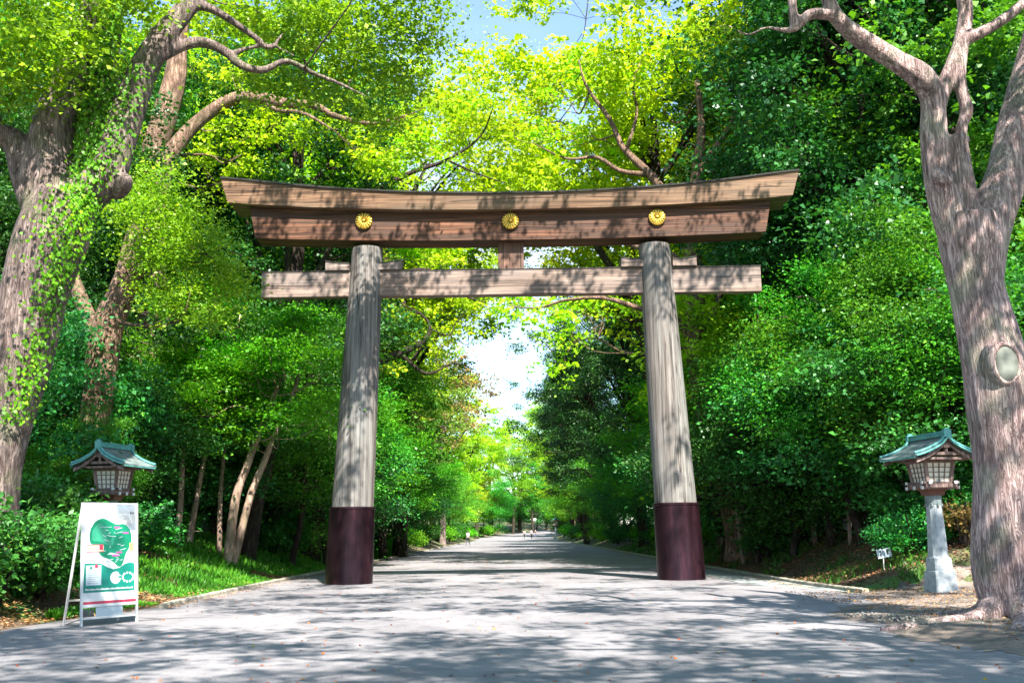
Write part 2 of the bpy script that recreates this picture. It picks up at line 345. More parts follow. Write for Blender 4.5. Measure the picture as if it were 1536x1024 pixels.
# ------------------------------------------------------------------ terrain
def ss(t): t = min(1, max(0, t)); return t*t*(3-2*t)
def hn(x, y): return math.sin(x*.9+y*.31)*math.sin(y*.7-x*.23)*.5+math.sin(x*2.3+1.7)*math.sin(y*1.9+x*.6)*.25
def prof(y): return 2.6*ss((y-165)/170) if y > 165 else 0
def bend(y): return .0022*(y-190)**2 if 190 < y < 330 else (0 if y <= 190 else 43.1)
def xl(y): return bend(y)-7.2-(max(0, 22-y)*.15 if y < 22 else 0)
def xr(y): return bend(y)+7.3+min(3.4, max(0, 24.5-y)*1.5)
def gz(x, y):
    z = prof(y)
    dl, dr = xl(y)-x, x-xr(y)
    if dl > 0: z += 1.3*ss(dl/4.6)+.03*max(0, dl-4)+.10*hn(x, y)*ss(dl/1.5)
    if dr > 0: z += 1.15*ss((dr-.1)/4.2)+.03*max(0, dr-4)+.10*hn(x, y)*ss(dr/1.5)
    return z
def grid(name, xs, ys, fz, mt):
    vs = [(x, y, fz(x, y)) for y in ys for x in xs]; nx = len(xs)
    fs = [(j*nx+i, j*nx+i+1, (j+1)*nx+i+1, (j+1)*nx+i) for j in range(len(ys)-1) for i in range(nx-1)]
    mb = MB(); mb.add(vs, fs); return mb.build(name, mt, None, True)
xs = sorted(set([-400, -200, -120, -90, -70, -55, -45, -38, -32, -28]+[round(-25+i*.5, 2) for i in range(101)]+[28, 32, 38, 45, 55, 70, 90, 120, 200, 400]))
ys = [-200, -100, -60]+[float(v) for v in range(-40, 10, 3)]+[10+i*.6 for i in range(100)]+[float(v) for v in range(71, 360, 4)]+[420, 600, 1200]
tag(grid('ground', xs, ys, lambda x, y: gz(x, y)-.012, 'ground'), kind='structure')
# road: one sheet between the banks
ys2 = [-40+i*2 for i in range(30)]+[20+i for i in range(60)]+[80+i*5 for i in range(56)]
vs, fs = [], []
for y in ys2:
    a = xl(y)-.02 if y > 21.5 else xl(y)+.25*math.sin(y*1.3)*.3
    b_ = 7.22+bend(y) if y > 23 else 7.22+min(3.2, (23-y)*1.4)
    for i in range(9): vs.append((a+(b_-a)*i/8, y, prof(y)+.004))
for j in range(len(ys2)-1):
    for i in range(8): fs.append((j*9+i, j*9+i+1, (j+1)*9+i+1, (j+1)*9+i))
mb = MB(); mb.add(vs, fs); tag(mb.build('road', 'road', None, True), kind='structure')
# soil round the right tree, irregular and slightly mounded
edge = [(7.9, 23.6), (7.3, 21.9), (6.9, 20.2), (5.9, 18.8), (5.2, 17.2), (5.15, 16.4), (5.45, 15.5), (5.2, 14.6), (5.0, 13.6), (5.25, 12.6), (5.6, 11.6), (6.3, 10.8), (7.5, 10), (9.5, 9.2), (12, 8.8), (14, 12), (14, 18), (12.5, 22.5), (10, 24)]
ce = np.array([8.6, 17.0]); ep = catmull([(x, y, 0) for x, y in edge+edge[:1]], 12)[:-1]
def soilz(x, y): return .012+.14*math.exp(-((x-7.0)**2+(y-14.6)**2)/3.2)
vs, fs = [], []; NR = 14
for k in range(NR+1):
    f_ = 1-k/NR*.985
    for i, p in enumerate(ep):
        j_ = 1+(.022*math.sin(i*2.1)+.02*math.sin(i*5.3)+.014*math.sin(i*9.1))*(k < 2)
        x, y = ce+(p[:2]-ce)*f_*j_
        vs.append((x, y, max(gz(x, y), 0)+(soilz(x, y)+.02*hn(x*3, y*3)+.02)*ss(k/3)+.009))
n_ = len(ep)
for k in range(NR):
    for i in range(n_): fs.append((k*n_+i, k*n_+(i+1) % n_, (k+1)*n_+(i+1) % n_, (k+1)*n_+i))
mb = MB(); mb.add(vs, fs); tag(mb.build('soil_patch', 'soil', None, True), kind='structure')
# grey concrete strip inside the right kerb
mb = MB(); vs = []; fs = []
for i in range(25):
    y = 23.3+i*1.1; t_ = i/24
    xo = 7.62-.45*ss(t_*2.5)-.16; xi = xo-1.5*(1-t_)**.8*ss(t_*6+.15)
    vs += [(xi, y, .0085), (xo, y, .0085)]
for i in range(24): fs.append((2*i, 2*i+1, 2*i+3, 2*i+2))
mb.add(vs, fs); tag(mb.build('gutter_path', 'gutter'), kind='structure')
def kerb(pts, w=.17, h=.09):
    mb = MB(); c = catmull([(*p, 0) for p in pts], 14); d = 0
    secs = []
    for i, p in enumerate(c):
        a = c[max(i-1, 0)]; b_ = c[min(i+1, len(c)-1)]; t_ = unit((b_-a)[None])[0]; nn = np.array([-t_[1], t_[0], 0])
        z = prof(p[1]); jx = .012*math.sin(i*1.7)
        q = []
        for ox, oz in ((-w/2, -.1), (-w/2+.01, h-.02), (-w/2+.03, h), (w/2-.03, h), (w/2-.01, h-.02), (w/2, -.1)):
            v_ = p+nn*(ox+jx); q.append((v_[0], v_[1], z+oz+.008*math.sin(i*2.9)))
        secs.append(q)
    mb.sweep(secs); return tag(mb.build('kerb', 'stone_kerb', None, False, .0), kind='structure')
kerb([(-7.05, 20.9), (-7.2, 22.5), (-7.28, 30), (-7.28, 40), (-7.28, 60), (-7.28, 100), (-7.28, 160)])
kerb([(7.72, 23.0), (7.55, 24.6), (7.36, 28), (7.3, 40), (7.3, 60), (7.3, 100), (7.3, 160)])

# ------------------------------------------------------------------ torii
YT = 30.2
tor = empty('torii_gate', (0, YT, 0), 'huge weathered wooden torii gate with three gold crests standing across the path', 'torii gate')
def W(px, py, Y): p = P(px, py, Y); return (p[0], p[1]-YT, p[2])
for sgn in (-1, 1):
    mb = MB(); secs = []; nn = 48; rs = np.random.RandomState(3+sgn)
    for i in range(30):
        t_ = i/29; z = 1.9+(10.02-1.9)*t_; cx = sgn*(4.80-.36*t_*.97-.04)
        r_ = .615-.135*t_**1.1
        secs.append([(cx+r_*(1+.006*math.sin(7*2*math.pi*j/nn+sgn)+.004*math.sin(13*2*math.pi*j/nn+i*.1))*math.cos(2*math.pi*j/nn), r_*math.sin(2*math.pi*j/nn), z) for j in range(nn)])
    mb.sweep(secs); pl = mb.build('pillar', 'pillar', tor, auto=True)
    mb = MB(); cx0, cx1 = sgn*4.83, sgn*4.755
    prof_ = [(.70, -.05), (.70, .0), (.695, .04), (.665, 2.1), (.668, 2.12), (.685, 2.13), (.685, 2.18), (.668, 2.19), (.62, 2.195)]
    secs = [[(cx0+(cx1-cx0)*max(0, z)/2.2+r_*math.cos(2*math.pi*j/64), r_*math.sin(2*math.pi*j/64), z) for j in range(64)] for r_, z in prof_]
    mb.sweep(secs); slv = mb.build('base_sleeve', 'sleeve', pl, auto=True)
def beam(xs_, sec, name, mt, parent, bev=.012):
    mb = MB(); mb.sweep([[(x+q[0], q[1], q[2]) for q in sec(x)] for x in xs_]); return mb.build(name, mt, parent, bevel=bev)
LK = 8.95
def kz(x): a = abs(x)/LK; return .62*a**2.1
def ksec(x):
    a = abs(x)/LK; e = max(0, (a-.9)/.1); sg = 1 if x > 0 else -1
    zb = 11.02+.36*a**2.3; zt = 11.48+kz(x)*1.05
    s_ = .34*e*sg
    return [(-s_*0-sg*0, -.70, zb), (0, .70, zb), (s_, .82, zt), (s_, -.82, zt)]
N_ = 22
for sg in (-1, 1):
    xs_ = [sg*(.0012+(LK-.36)*i/N_) for i in range(N_+1)]
    if sg < 0: xs_ = xs_[::-1]
    beam(xs_, ksec, 'top_beam', 'beam', tor)
    def cap(x):
        q = ksec(x); a = q[2][0]; z = q[2][2]+.003; sx = 0
        return [(a, -.86, z), (a, .86, z), (a, .87, z+.05), (a, 0, z+.30), (a, -.87, z+.05)]
    beam(xs_, cap, 'roof_cap', 'copper_dark', tor, 0)
LS = 7.98
def ssec(x):
    a = abs(x)/LS; e = max(0, (a-.93)/.07); sg = 1 if x > 0 else -1
    zb = 10.14+.16*a**2.2; zt = 11.015+.36*(abs(x)/LK)**2.3
    return [(-.2*e*sg, -.43, zb), (-.2*e*sg, .43, zb), (0, .46, zt), (0, -.46, zt)]
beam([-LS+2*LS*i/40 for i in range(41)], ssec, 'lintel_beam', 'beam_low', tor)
mb = MB(); mb.box((0, 0, 8.895), (15.22, .36, .79)); mb.build('tie_beam', 'tie', tor, bevel=.015)
mb = MB(); mb.box((0, 0, 9.297), (15.24, .40, .022)); mb.build('tie_beam_capping', 'copper_dark', tor)
mb = MB(); mb.box((0, 0, 9.725), (.79, .3, .84)); mb.build('centre_strut', 'strut', tor, bevel=.012)
for sg in (-1, 1):
    for s2 in (-1, 1):
        cx = sg*4.53; x0 = cx+s2*.40; x1 = cx+s2*(1.17 if s2*sg < 0 else 1.13)
        mb = MB(); secs = []
        for i in range(7):
            t_ = i/6; x = x0+(x1-x0)*t_; top = 9.51+.07*t_**2; secs.append([(x-.0, -.26, 9.305), (x, .26, 9.305), (x, .26, top), (x, -.26, top)])
        if s2 < 0: secs = secs[::-1]
        mb.sweep(secs); wg = mb.build('wedge', 'tie', tor, bevel=.01)
        mb = MB(); secs = [[(q[0][0], -.28, q[2][2]+.003), (q[0][0], .28, q[2][2]+.003), (q[0][0], .28, q[2][2]+.03), (q[0][0], -.28, q[2][2]+.03)] for q in secs]
        mb.sweep(secs); mb.build('wedge_cap', 'copper_dark', wg)
# gilded sixteen petal crests
for cx, cz in ((-4.47, 10.78), (0, 10.72), (4.47, 10.78)):
    fy = -.475
    mb = MB(); n_ = 48
    mb.sweep([[(cx+r_*math.cos(2*math.pi*j/n_), fy+yy, cz+r_*math.sin(2*math.pi*j/n_)) for j in range(n_)] for r_, yy in ((.255, .04), (.262, -.01), (.25, -.045))])
    cb = mb.build('crest', 'gold_dark', tor, auto=True)
    mb = MB()
    for k in range(16):
        A = 2*math.pi*(k+.5)/16; d = np.array([math.cos(A), math.sin(A)]); q = np.array([-d[1], d[0]])
        secs = []
        for r_, w_, h_ in ((.045, .006, .055), (.12, .019, .075), (.19, .032, .075), (.235, .036, .062), (.262, .022, .048)):
            ring = []
            for t_ in range(7):
                th = math.pi*t_/6; o_ = d*r_+q*w_*math.cos(th); ring.append((cx+o_[0], fy-.03-(h_-.03)*math.sin(th), cz+o_[1]))
            secs.append(ring)
        mb.sweep(secs)
    mb.build('petals', 'gold', cb, smooth=True)
    mb = MB(); mb.sweep([[(cx+r_*math.cos(2*math.pi*j/16), fy+yy, cz+r_*math.sin(2*math.pi*j/16)) for j in range(16)] for r_, yy in ((.045, -.04), (.044, -.075), (.03, -.092), (.005, -.098))])
    mb.build('boss', 'gold', cb, smooth=True)

# ------------------------------------------------------------------ stone lanterns
def lantern(loc, rz, label, mirror=1):
    t = empty('lantern_post', loc, label, 'lantern', 'copper roofed lanterns on stone posts', rz)
    # post: plinth, stepped shoulder and chamfered shaft
    mb = MB()
    def oct_(w_, ch, z): h = w_/2; c = ch; return [(h-c, -h, z), (h, -h+c, z), (h, h-c, z), (h-c, h, z), (-h+c, h, z), (-h, h-c, z), (-h, -h+c, z), (-h+c, -h, z)]
    mb.sweep([oct_(.52, .02, -.1), oct_(.52, .02, .0), oct_(.47, .02, .50), oct_(.45, .03, .52)]); mb.build('plinth', 'stone', t, bevel=.006)
    mb = MB(); mb.sweep([oct_(.42, .03, .515), oct_(.40, .04, .80), oct_(.36, .08, .86), oct_(.29, .08, 2.13), oct_(.29, .08, 2.15)]); mb.build('shaft', 'stone', t, bevel=.005)
    mb = MB(); mb.sweep([oct_(.31, .08, 2.05), oct_(.315, .08, 2.25), oct_(.32, .08, 2.26)])
    for k in range(8):
        A = math.pi/8*(2*k+1)-math.pi/8; 
        mb.box((.163*math.cos(A)*(.97 if k % 2 else .99), .163*math.sin(A)*(.97 if k % 2 else .99), 2.03), (.05, .05, .07), None, (1, 1))
    mb.build('collar', 'copper_dark' if False else 'stone_collar', t, bevel=.004)
    # bracket
    mb = MB(); mb.sweep([[(x*q, y*q, z) for x, y in ((-1, -1), (1, -1), (1, 1), (-1, 1))] for q, z in ((.17, 2.255), (.19, 2.36), (.26, 2.40), (.26, 2.43))]); mb.build('bracket', 'lwood_red', t, bevel=.005)
    # tray with white tipped beams
    mb = MB(); mb.box((0, 0, 2.475), (.74, .74, .085))
    for k in (-.3, 0, .3):
        mb.box((k, 0, 2.425), (.07, .84, .05)); 
    for k in (-.3, .3):
        mb.box((0, k, 2.547), (.84, .06, .05)); mb.box((k, 0, 2.547), (.058, .84, .048))
    fl = mb.build('tray', 'lwood', t, bevel=.004)
    tips = [((k, s_*.428, 2.43), (.085, .016, .075)) for k in (-.3, 0, .3) for s_ in (-1, 1)]+[((s_*.428, k, 2.547), (.016, .075, .065)) for k in (-.3, .3) for s_ in (-1, 1)]+[((k, s_*.428, 2.549), (.073, .016, .063)) for k in (-.3, .3) for s_ in (-1, 1)]
    for c_, d_ in tips: MB().box(c_, d_).build('beam_tip', 'white', fl)
    # housing flaring towards the top
    mb = MB(); a0, a1, z0, z1 = .275, .335, 2.52, 3.03
    for sx in (-1, 1):
        for sy in (-1, 1):
            secs = []
            for a, z in ((a0, z0), (a1, z1)):
                secs.append([(sx*a-.032, sy*a-.032, z), (sx*a+.032, sy*a-.032, z), (sx*a+.032, sy*a+.032, z), (sx*a-.032, sy*a+.032, z)])
            mb.sweep(secs)
    mb.box((0, 0, 3.05), (.76, .76, .05)); mb.box((0, 0, 2.535), (.60, .60, .03))
    hs = mb.build('housing', 'lwood', t, bevel=.004)
    for k in range(4):
        rot = Matrix.Rotation(k*math.pi/2, 4, 'Z')
        mb = MB(); b0, b1 = a0-.035, a1-.035
        mb.add([(-b0, -a0+.005, z0+.03), (b0, -a0+.005, z0+.03), (b1, -a1+.005, z1), (-b1, -a1+.005, z1), (-b0, -a0+.02, z0+.03), (b0, -a0+.02, z0+.03), (b1, -a1+.02, z1), (-b1, -a1+.02, z1)],
               [(0, 1, 2, 3), (7, 6, 5, 4), (0, 4, 5, 1), (1, 5, 6, 2), (2, 6, 7, 3), (3, 7, 4, 0)], rot)
        pn = mb.build('window_pane', 'paper', t)
        mb = MB()
        for i in range(5):
            u = -1+2*i/4; w_ = .010
            mb.sweep([[tuple(rot @ Vector((u*b*.97-w_, -a-.014, z))), tuple(rot @ Vector((u*b*.97+w_, -a-.014, z))), tuple(rot @ Vector((u*b*.97+w_, -a+.002, z))), tuple(rot @ Vector((u*b*.97-w_, -a+.002, z)))] for a, b, z in ((a0, b0, z0+.03), (a1, b1, z1))])
        for i in range(5):
            q = (i+.0)/4; a = a0+(a1-a0)*q; z = z0+.045+(z1-z0-.06)*q
            mb.box((0, -a-.006, z), (2*(a-.035), .012, .018), rot)
        mb.build('lattice', 'lwood', pn)
    # curved gable roof: ridge along x, gable ends at +-x
    hw, hl, zr, ze = .78, .72, 3.60, 3.08
    def rp(v, th=0):           # v in -1..1 across the roof (y)
        a = abs(v); z = zr-(zr-ze)*(a**.72)*(1-.0)+.05*a**3; return z-th
    mb = MB(); nn = 24
    secs = []
    for i in range(9):
        x = -hl+2*hl*i/8; lift = .05*abs(x/hl)**3
        top = [(x, v*hw, rp(v)+lift*abs(v)) for v in [-1+2*j/nn for j in range(nn+1)]]
        bot = [(x, v*hw*.985, rp(v, .055)+lift*abs(v)) for v in [1-2*j/nn for j in range(nn+1)]]
        secs.append(top+bot)
    mb.sweep(secs); rf = mb.build('roof', 'roof', t, auto=True)
    mb = MB()
    for sx in (-1, 1):                   # thick green bargeboard rolls
        pts = [(sx*(hl-.02), v*hw, rp(v)+.03+.05*abs(v), .033) for v in [-1+2*j/12 for j in range(13)]]
        tube(mb, pts, 8, 2, 0)
        pts = [(sx*(hl+.03), v*hw*.99, rp(v, .035)+.05*abs(v), .026) for v in [-1+2*j/12 for j in range(13)]]
        tube(mb, pts, 6, 2, 0)
    mb.box((0, 0, zr+.045), (1.36, .10, .10)); mb.box((0, 0, zr+.105), (1.40, .13, .03))
    for sx in (-1, 1): mb.box((sx*.71, 0, zr+.06), (.09, .17, .17)); mb.box((sx*.71, 0, zr+.155), (.07, .10, .05))
    for sy in (-1, 1): mb.box((0, sy*(hw-.006), ze+.025), (1.42, .03, .035))
    mb.build('ridge_trim', 'copper_green', rf, bevel=.004)
    mb = MB()
    for sx in (-1, 1):                   # wooden gable boards and struts under the roof
        n2 = 14; up_ = [(v*hw*.93, rp(v, .065)) for v in [-1+2*j/n2 for j in range(n2+1)]]; dn = [(v*hw*.93, rp(v, .065)-.075) for v in [1-2*j/n2 for j in range(n2+1)]]
        rot = Matrix.Rotation(math.pi/2, 4, 'Z')
        mb.prism(up_+dn, -sx*(hl-.06)-.02, -sx*(hl-.06)+.02, rot)
        mb.box((sx*(hl-.10), 0, 3.20), (.04, .80, .07)); mb.box((sx*(hl-.10), 0, 3.33), (.05, .07, .22))
        mb.box((sx*(hl-.055), 0, 3.40), (.03, .12, .13))
    for j in range(13):
        x = -.62+1.24*j/12
        for sy in (-1, 1): mb.box((x, sy*.56, 3.075+.03), (.035, .38, .035), None)
    mb.box((0, 0, 3.09), (1.24, .74, .05))
    mb.build('gable', 'lwood', rf)
    for sx in (-1, 1):
        for sy in (-.38, 0, .38): MB().box((sx*(hl-.075), sy, 3.20 if sy else 3.36), (.03, .06, .06)).build('gable_tip', 'white', rf)
    return t
M['stone_collar'] = plain('green_grey_collar_metal', (.16, .20, .20), .6, .2, .3, 14)
lr = lantern((9.14, 22.4, 0), R(-80), 'stone lantern post with green copper roof beside the big right tree'); lr.scale = (1, 1, .92)
pz = P(170, 663, 24.3)
ll = lantern((pz[0]+.05, 24.3, .18), R(-103), 'copper roofed lantern rising behind the map signboard')
ll.scale = (.9, .9, .92)
lf = lantern((6.49, 162, 0), R(-90), 'tiny far lantern at the far right edge of the path')

# ------------------------------------------------------------------ map signboard
sx0, sy0 = -6.98, 16.81; sx1, sy1 = -6.39, 17.71
ang = math.atan2(sy1-sy0, sx1-sx0); wS = math.hypot(sx1-sx0, sy1-sy0)
sg_ = empty('map_signboard', ((sx0+sx1)/2, (sy0+sy1)/2, .004), 'white A-frame signboard with a green map standing at the left path edge', 'signboard', None, ang)
lean = Matrix.Rotation(R(-5), 4, 'X')      # top leans away
mb = MB()
for s_ in (-1, 1): mb.box((s_*(wS/2-.018), 0, .99), (.036, .036, 1.98), lean)
mb.box((0, 0, .115), (wS-.07, .03, .03), lean); mb.box((0, 0, 1.965), (wS-.07, .03, .03), lean); mb.box((0, 0, .30), (wS-.07, .03, .025), lean)
mb.build('frame', 'white', sg_, bevel=.004)
mb = MB(); mb.box((0, 0, 1.13), (wS-.072, .018, 1.64), lean); pnl = mb.build('panel', 's_white', sg_)
lean2 = Matrix.Translation((0, 1.98*math.sin(R(5))+.01, 1.98*math.cos(R(5)))) @ Matrix.Rotation(R(9), 4, 'X')
for s_ in (-1, 1):
    mb = MB(); mb.box((s_*(wS/2-.03), .0, -1.01), (.03, .03, 1.98), lean2); mb.build('rear_leg', 'metal_leg', sg_)
mb = MB(); mb.box((0, 0, -1.6), (wS-.09, .025, .025), lean2); mb.build('rear_bar', 'metal_leg', sg_)
# printed matter: flat inlays on the face, u 0..1 across, v 0..1 down the panel
PW, PH, PT = wS-.072, 1.64, 1.95
def inlay(polys, mt, name, layer=1, parent=pnl):
    mb = MB(); y = -.009-.0012*layer
    for poly in polys:
        pts = [((u-.5)*PW, y, PT-v*PH) for u, v in poly]; back = [(p[0], -.0085, p[2]) for p in pts]; n = len(pts)
        mb.add(pts+back, [tuple(range(n))]+[(i, i+n, (i+1) % n+n, (i+1) % n) for i in range(n)], lean)
    o = mb.build(name, mt, parent); return o
def rect(u0, v0, u1, v1, skew=0): return [(u0, v1), (u1, v1), (u1, v0), (u0, v0)]
def circ(u, v, r_, n=20): return [(u+r_*math.cos(2*math.pi*i/n)/PW, v-r_*math.sin(2*math.pi*i/n)*-1/PH) for i in range(n)][::-1]
def smooth_poly(pts, sub=4):
    c = catmull([(a, b_, 0) for a, b_ in pts+pts[:1]], sub)[:-1]; return [(p[0], p[1]) for p in c][::-1]
inlay([rect(.62, .0, 1, .16), rect(.80, .16, 1, .26)], 's_blue', 'tint_pattern', 0)
inlay([rect(.46+.045*i, .082+.004*(i % 3), .485+.045*i, .105) for i in range(9)]+[rect(.5+.03*i, .118, .515+.03*i, .122) for i in range(12)], 's_grey', 'title_text', 1)
inlay([rect(.88, .072, .915, .095), rect(.925, .072, .955, .095)], 's_ink', 'title_text', 1)
inlay([smooth_poly([(.13, .24), (.22, .17), (.36, .14), (.50, .17), (.62, .20), (.76, .195), (.87, .25), (.91, .35), (.87, .43), (.80, .50), (.75, .58), (.71, .62), (.65, .625), (.57, .585), (.46, .545), (.34, .52), (.28, .47), (.33, .43), (.30, .40), (.14, .395), (.11, .32)])], 's_green', 'map_shape', 1)
inlay([smooth_poly([(.15, .28), (.25, .20), (.35, .20), (.42, .26), (.44, .33), (.5, .36), (.55, .33), (.56, .40), (.45, .41), (.3, .37), (.16, .36)])], 's_lgreen', 'map_meadow', 2)
g_ = random.Random(5); inlay([[(u, v+.006), (u+l_, v+.006+s_), (u+l_, v+s_), (u, v)] for u, v, l_, s_ in [(g_.uniform(.35, .7), g_.uniform(.23, .58), g_.uniform(.03, .13), g_.uniform(-.02, .02)) for _ in range(26)]]+[rect(.30, .225, .52, .229), [(.43, .505), (.60, .500), (.56, .492), (.5, .482), (.46, .496)]], 's_panel', 'map_pattern', 3)
inlay([rect(.57, .222, .68, .238), rect(.74, .278, .85, .294), rect(.61, .475, .72, .491), rect(.53, .505, .67, .521)], 's_pink', 'map_text', 4)
inlay([rect(.05, .40, .37, .475)], 's_cream', 'inset_box', 3); inlay([rect(.05, .40, .37, .408), rect(.05, .467, .37, .475), rect(.29, .405, .36, .455), rect(.08, .43, .25, .437)], 's_red', 'inset_text', 4)
inlay([rect(.87, .39, .95, .475)], 's_ochre', 'side_box', 2)
inlay([[(.0, .87), (.97, .87), (.97, .60), (.88, .585), (.78, .60), (.68, .635), (.56, .65), (.45, .63), (.36, .60), (.30, .585), (.02, .585)][::1]], 's_teal', 'lower_field', 1)
inlay([rect(.05, .605, .33, .80)], 's_panel', 'note_panel', 2)
inlay([rect(.09, .655+.02*i, .09+.19*(1-.25*(i*5 % 3)/2), .663+.02*i) for i in range(1)], 's_grey', 'note_lettering', 3)
for i in range(1, 7): inlay([rect(.09, .655+.02*i, .09+.19*(1-.25*(i*5 % 3)/2), .663+.02*i)], 's_grey', 'note_lettering', 3)
inlay([circ(.24, .615, .032)], 's_red', 'red_dot', 4); inlay([circ(.14, .63, .022)], 's_teal', 'green_dot', 4)
inlay([circ(.60, .735, .10)], 's_white', 'round_badge', 3); inlay([rect(.66, .69, .70, .705)], 's_teal', 'badge_logo', 4); inlay([rect(.65, .72, .70, .74)], 's_teal', 'badge_logo', 4)
inlay([circ(.84+.105*math.cos(a), .735+.045*math.sin(a), .020, 8) for a in [2*math.pi*i/11 for i in range(11)]], 's_white', 'ring_logo', 3)
inlay([rect(.04+.032*i, .832+.003*(i*7 % 3), .0725+.032*i, .848) for i in range(28)], 's_white', 'caption_lettering', 2)
inlay([rect(.0, .957, 1, .982)], 's_red', 'red_stripe', 2)
mb = MB(); mb.box((-.0, .008, .21), (.50, .012, .15), lean); mb.box((.0, -.0005, .272), (.16, .006, .02), lean); mb.build('lower_plate', 's_panel', sg_)
mb = MB()
for i in range(7): mb.box((-.47+.028*i, .006, .205), (.010 if i % 2 else .018, .014, .13), lean)
mb.build('lower_label', 's_ink', sg_)

# small number marker on the right bank
p = P(1326, 829, 25.3); zg = gz(p[0], p[1])
mk = empty('bank_marker', (p[0], p[1], zg), 'small tilted white marker plate with dark strokes on the right bank', 'marker sign')
ro = Matrix.Translation((0, 0, p[2]-zg)) @ Matrix.Rotation(R(12), 4, 'Y') @ Matrix.Rotation(R(-8), 4, 'X')
ro = Matrix.Translation((0, 0, p[2]-zg)) @ Matrix.Rotation(R(-10), 4, 'Y')
mb = MB(); mb.box((0, 0, 0), (.35, .012, .22), ro); mb.build('plate', 's_panel', mk, bevel=.003)
mb = MB(); mb.box((-.085, -.009, .0), (.032, .006, .15), ro); mb.box((.085, -.009, .015), (.034, .006, .13), ro)
mb.build('lettering', 's_ink', mk)
mb = MB(); mb.box((.0, -.009, -.035), (.05, .006, .012), ro); mb.box((.022, -.009, -.005), (.012, .006, .05), ro); mb.build('small_lettering', 's_grey', mk)
mb = MB(); mb.box((-.02, .02, (p[2]-zg)/2-.06), (.02, .02, p[2]-zg+.1)); mb.build('stake', 'metal_leg', mk)

# ------------------------------------------------------------------ trees
BT = {}
def skeleton_tree(name, label, base, limbs, clumps, leaf, bark, group=None, cat='tree', ls=.13, dens=14, m=22, spray=.38, seed=0, remesh=0, sides=10, br=.05, twig=True, flatten=.35, parent=None, maxbr=999, up=.75):
    """limbs: lists of world (x,y,z,r); clumps: world (x,y,z,rx,ry,rz)"""
    t = parent or empty(name, base, label, cat, group); b0 = np.array(base)
    g = np.random.RandomState(seed)
    L_ = [[(q[0]-b0[0], q[1]-b0[1], q[2]-b0[2], q[3]) for q in l] for l in limbs]
    Cl = [(c[0]-b0[0], c[1]-b0[1], c[2]-b0[2], *c[3:]) for c in clumps]
    mb = MB()
    for i, l in enumerate(L_): tube(mb, l, sides if l[0][3] > .15 else max(5, sides-4), 6, .05, seed*13+i)
    pts = np.concatenate([catmull(l, 6) for l in L_])
    if twig:
        order = sorted(Cl, key=lambda c: min(np.linalg.norm(pts[:, :3]-np.array(c[:3]), axis=1)))
        for c in order[:maxbr]:
            c3 = np.array(c[:3]); d = np.linalg.norm(pts[:, :3]-c3, axis=1)+np.maximum(0, pts[:, 2]-c3[2]+.4)*2.2+(pts[:, 3] < .02)*3
            k = int(np.argmin(d)); a = pts[k]; ln = np.linalg.norm(a[:3]-c3)
            if ln < .3: continue
            r0 = min(a[3]*.65, br*(.6+.16*ln)); mid = (a[:3]*.55+c3*.45)+g.normal(size=3)*ln*.10+np.array([0, 0, -.06*ln]); m2 = (a[:3]*.25+c3*.75)+g.normal(size=3)*ln*.08
            l = [(*a[:3], r0), (*mid, r0*.75), (*m2, r0*.5), (*c3, r0*.25)]
            tube(mb, l, 6, 4, .05, seed+k); pts = np.concatenate([pts, catmull(l, 4)])
            for q in range(3):
                e = c3+unit(g.normal(size=(1, 3)))[0]*np.array(c[3:6])*.75+np.array([0, 0, .1]); s_ = m2 if q else mid
                tube(mb, [(*s_, r0*.38), (*((s_+e)/2+g.normal(size=3)*.12*ln), r0*.26), (*e, .008)], 4, 3, 0, k+q)
    tr = mb.build('trunk', bark, t, smooth=True)
    if remesh:
        r_ = tr.modifiers.new('blend', 'REMESH'); r_.mode = 'VOXEL'; r_.voxel_size = remesh; r_.use_smooth_shade = True
        s_ = tr.modifiers.new('soft', 'SMOOTH'); s_.factor = .5; s_.iterations = 4
    if Cl: link('crown', crown_mesh(name+'_leaves', Cl, leaf, ls, dens, m, spray, seed+5, up, flatten), None, t)
    return t
def PX(px, py, Y, r_): return (*P(px, py, Y), r_)
def CX(px, py, Y, r_, fz=.75): return (*P(px, py, Y), r_, r_, r_*fz)

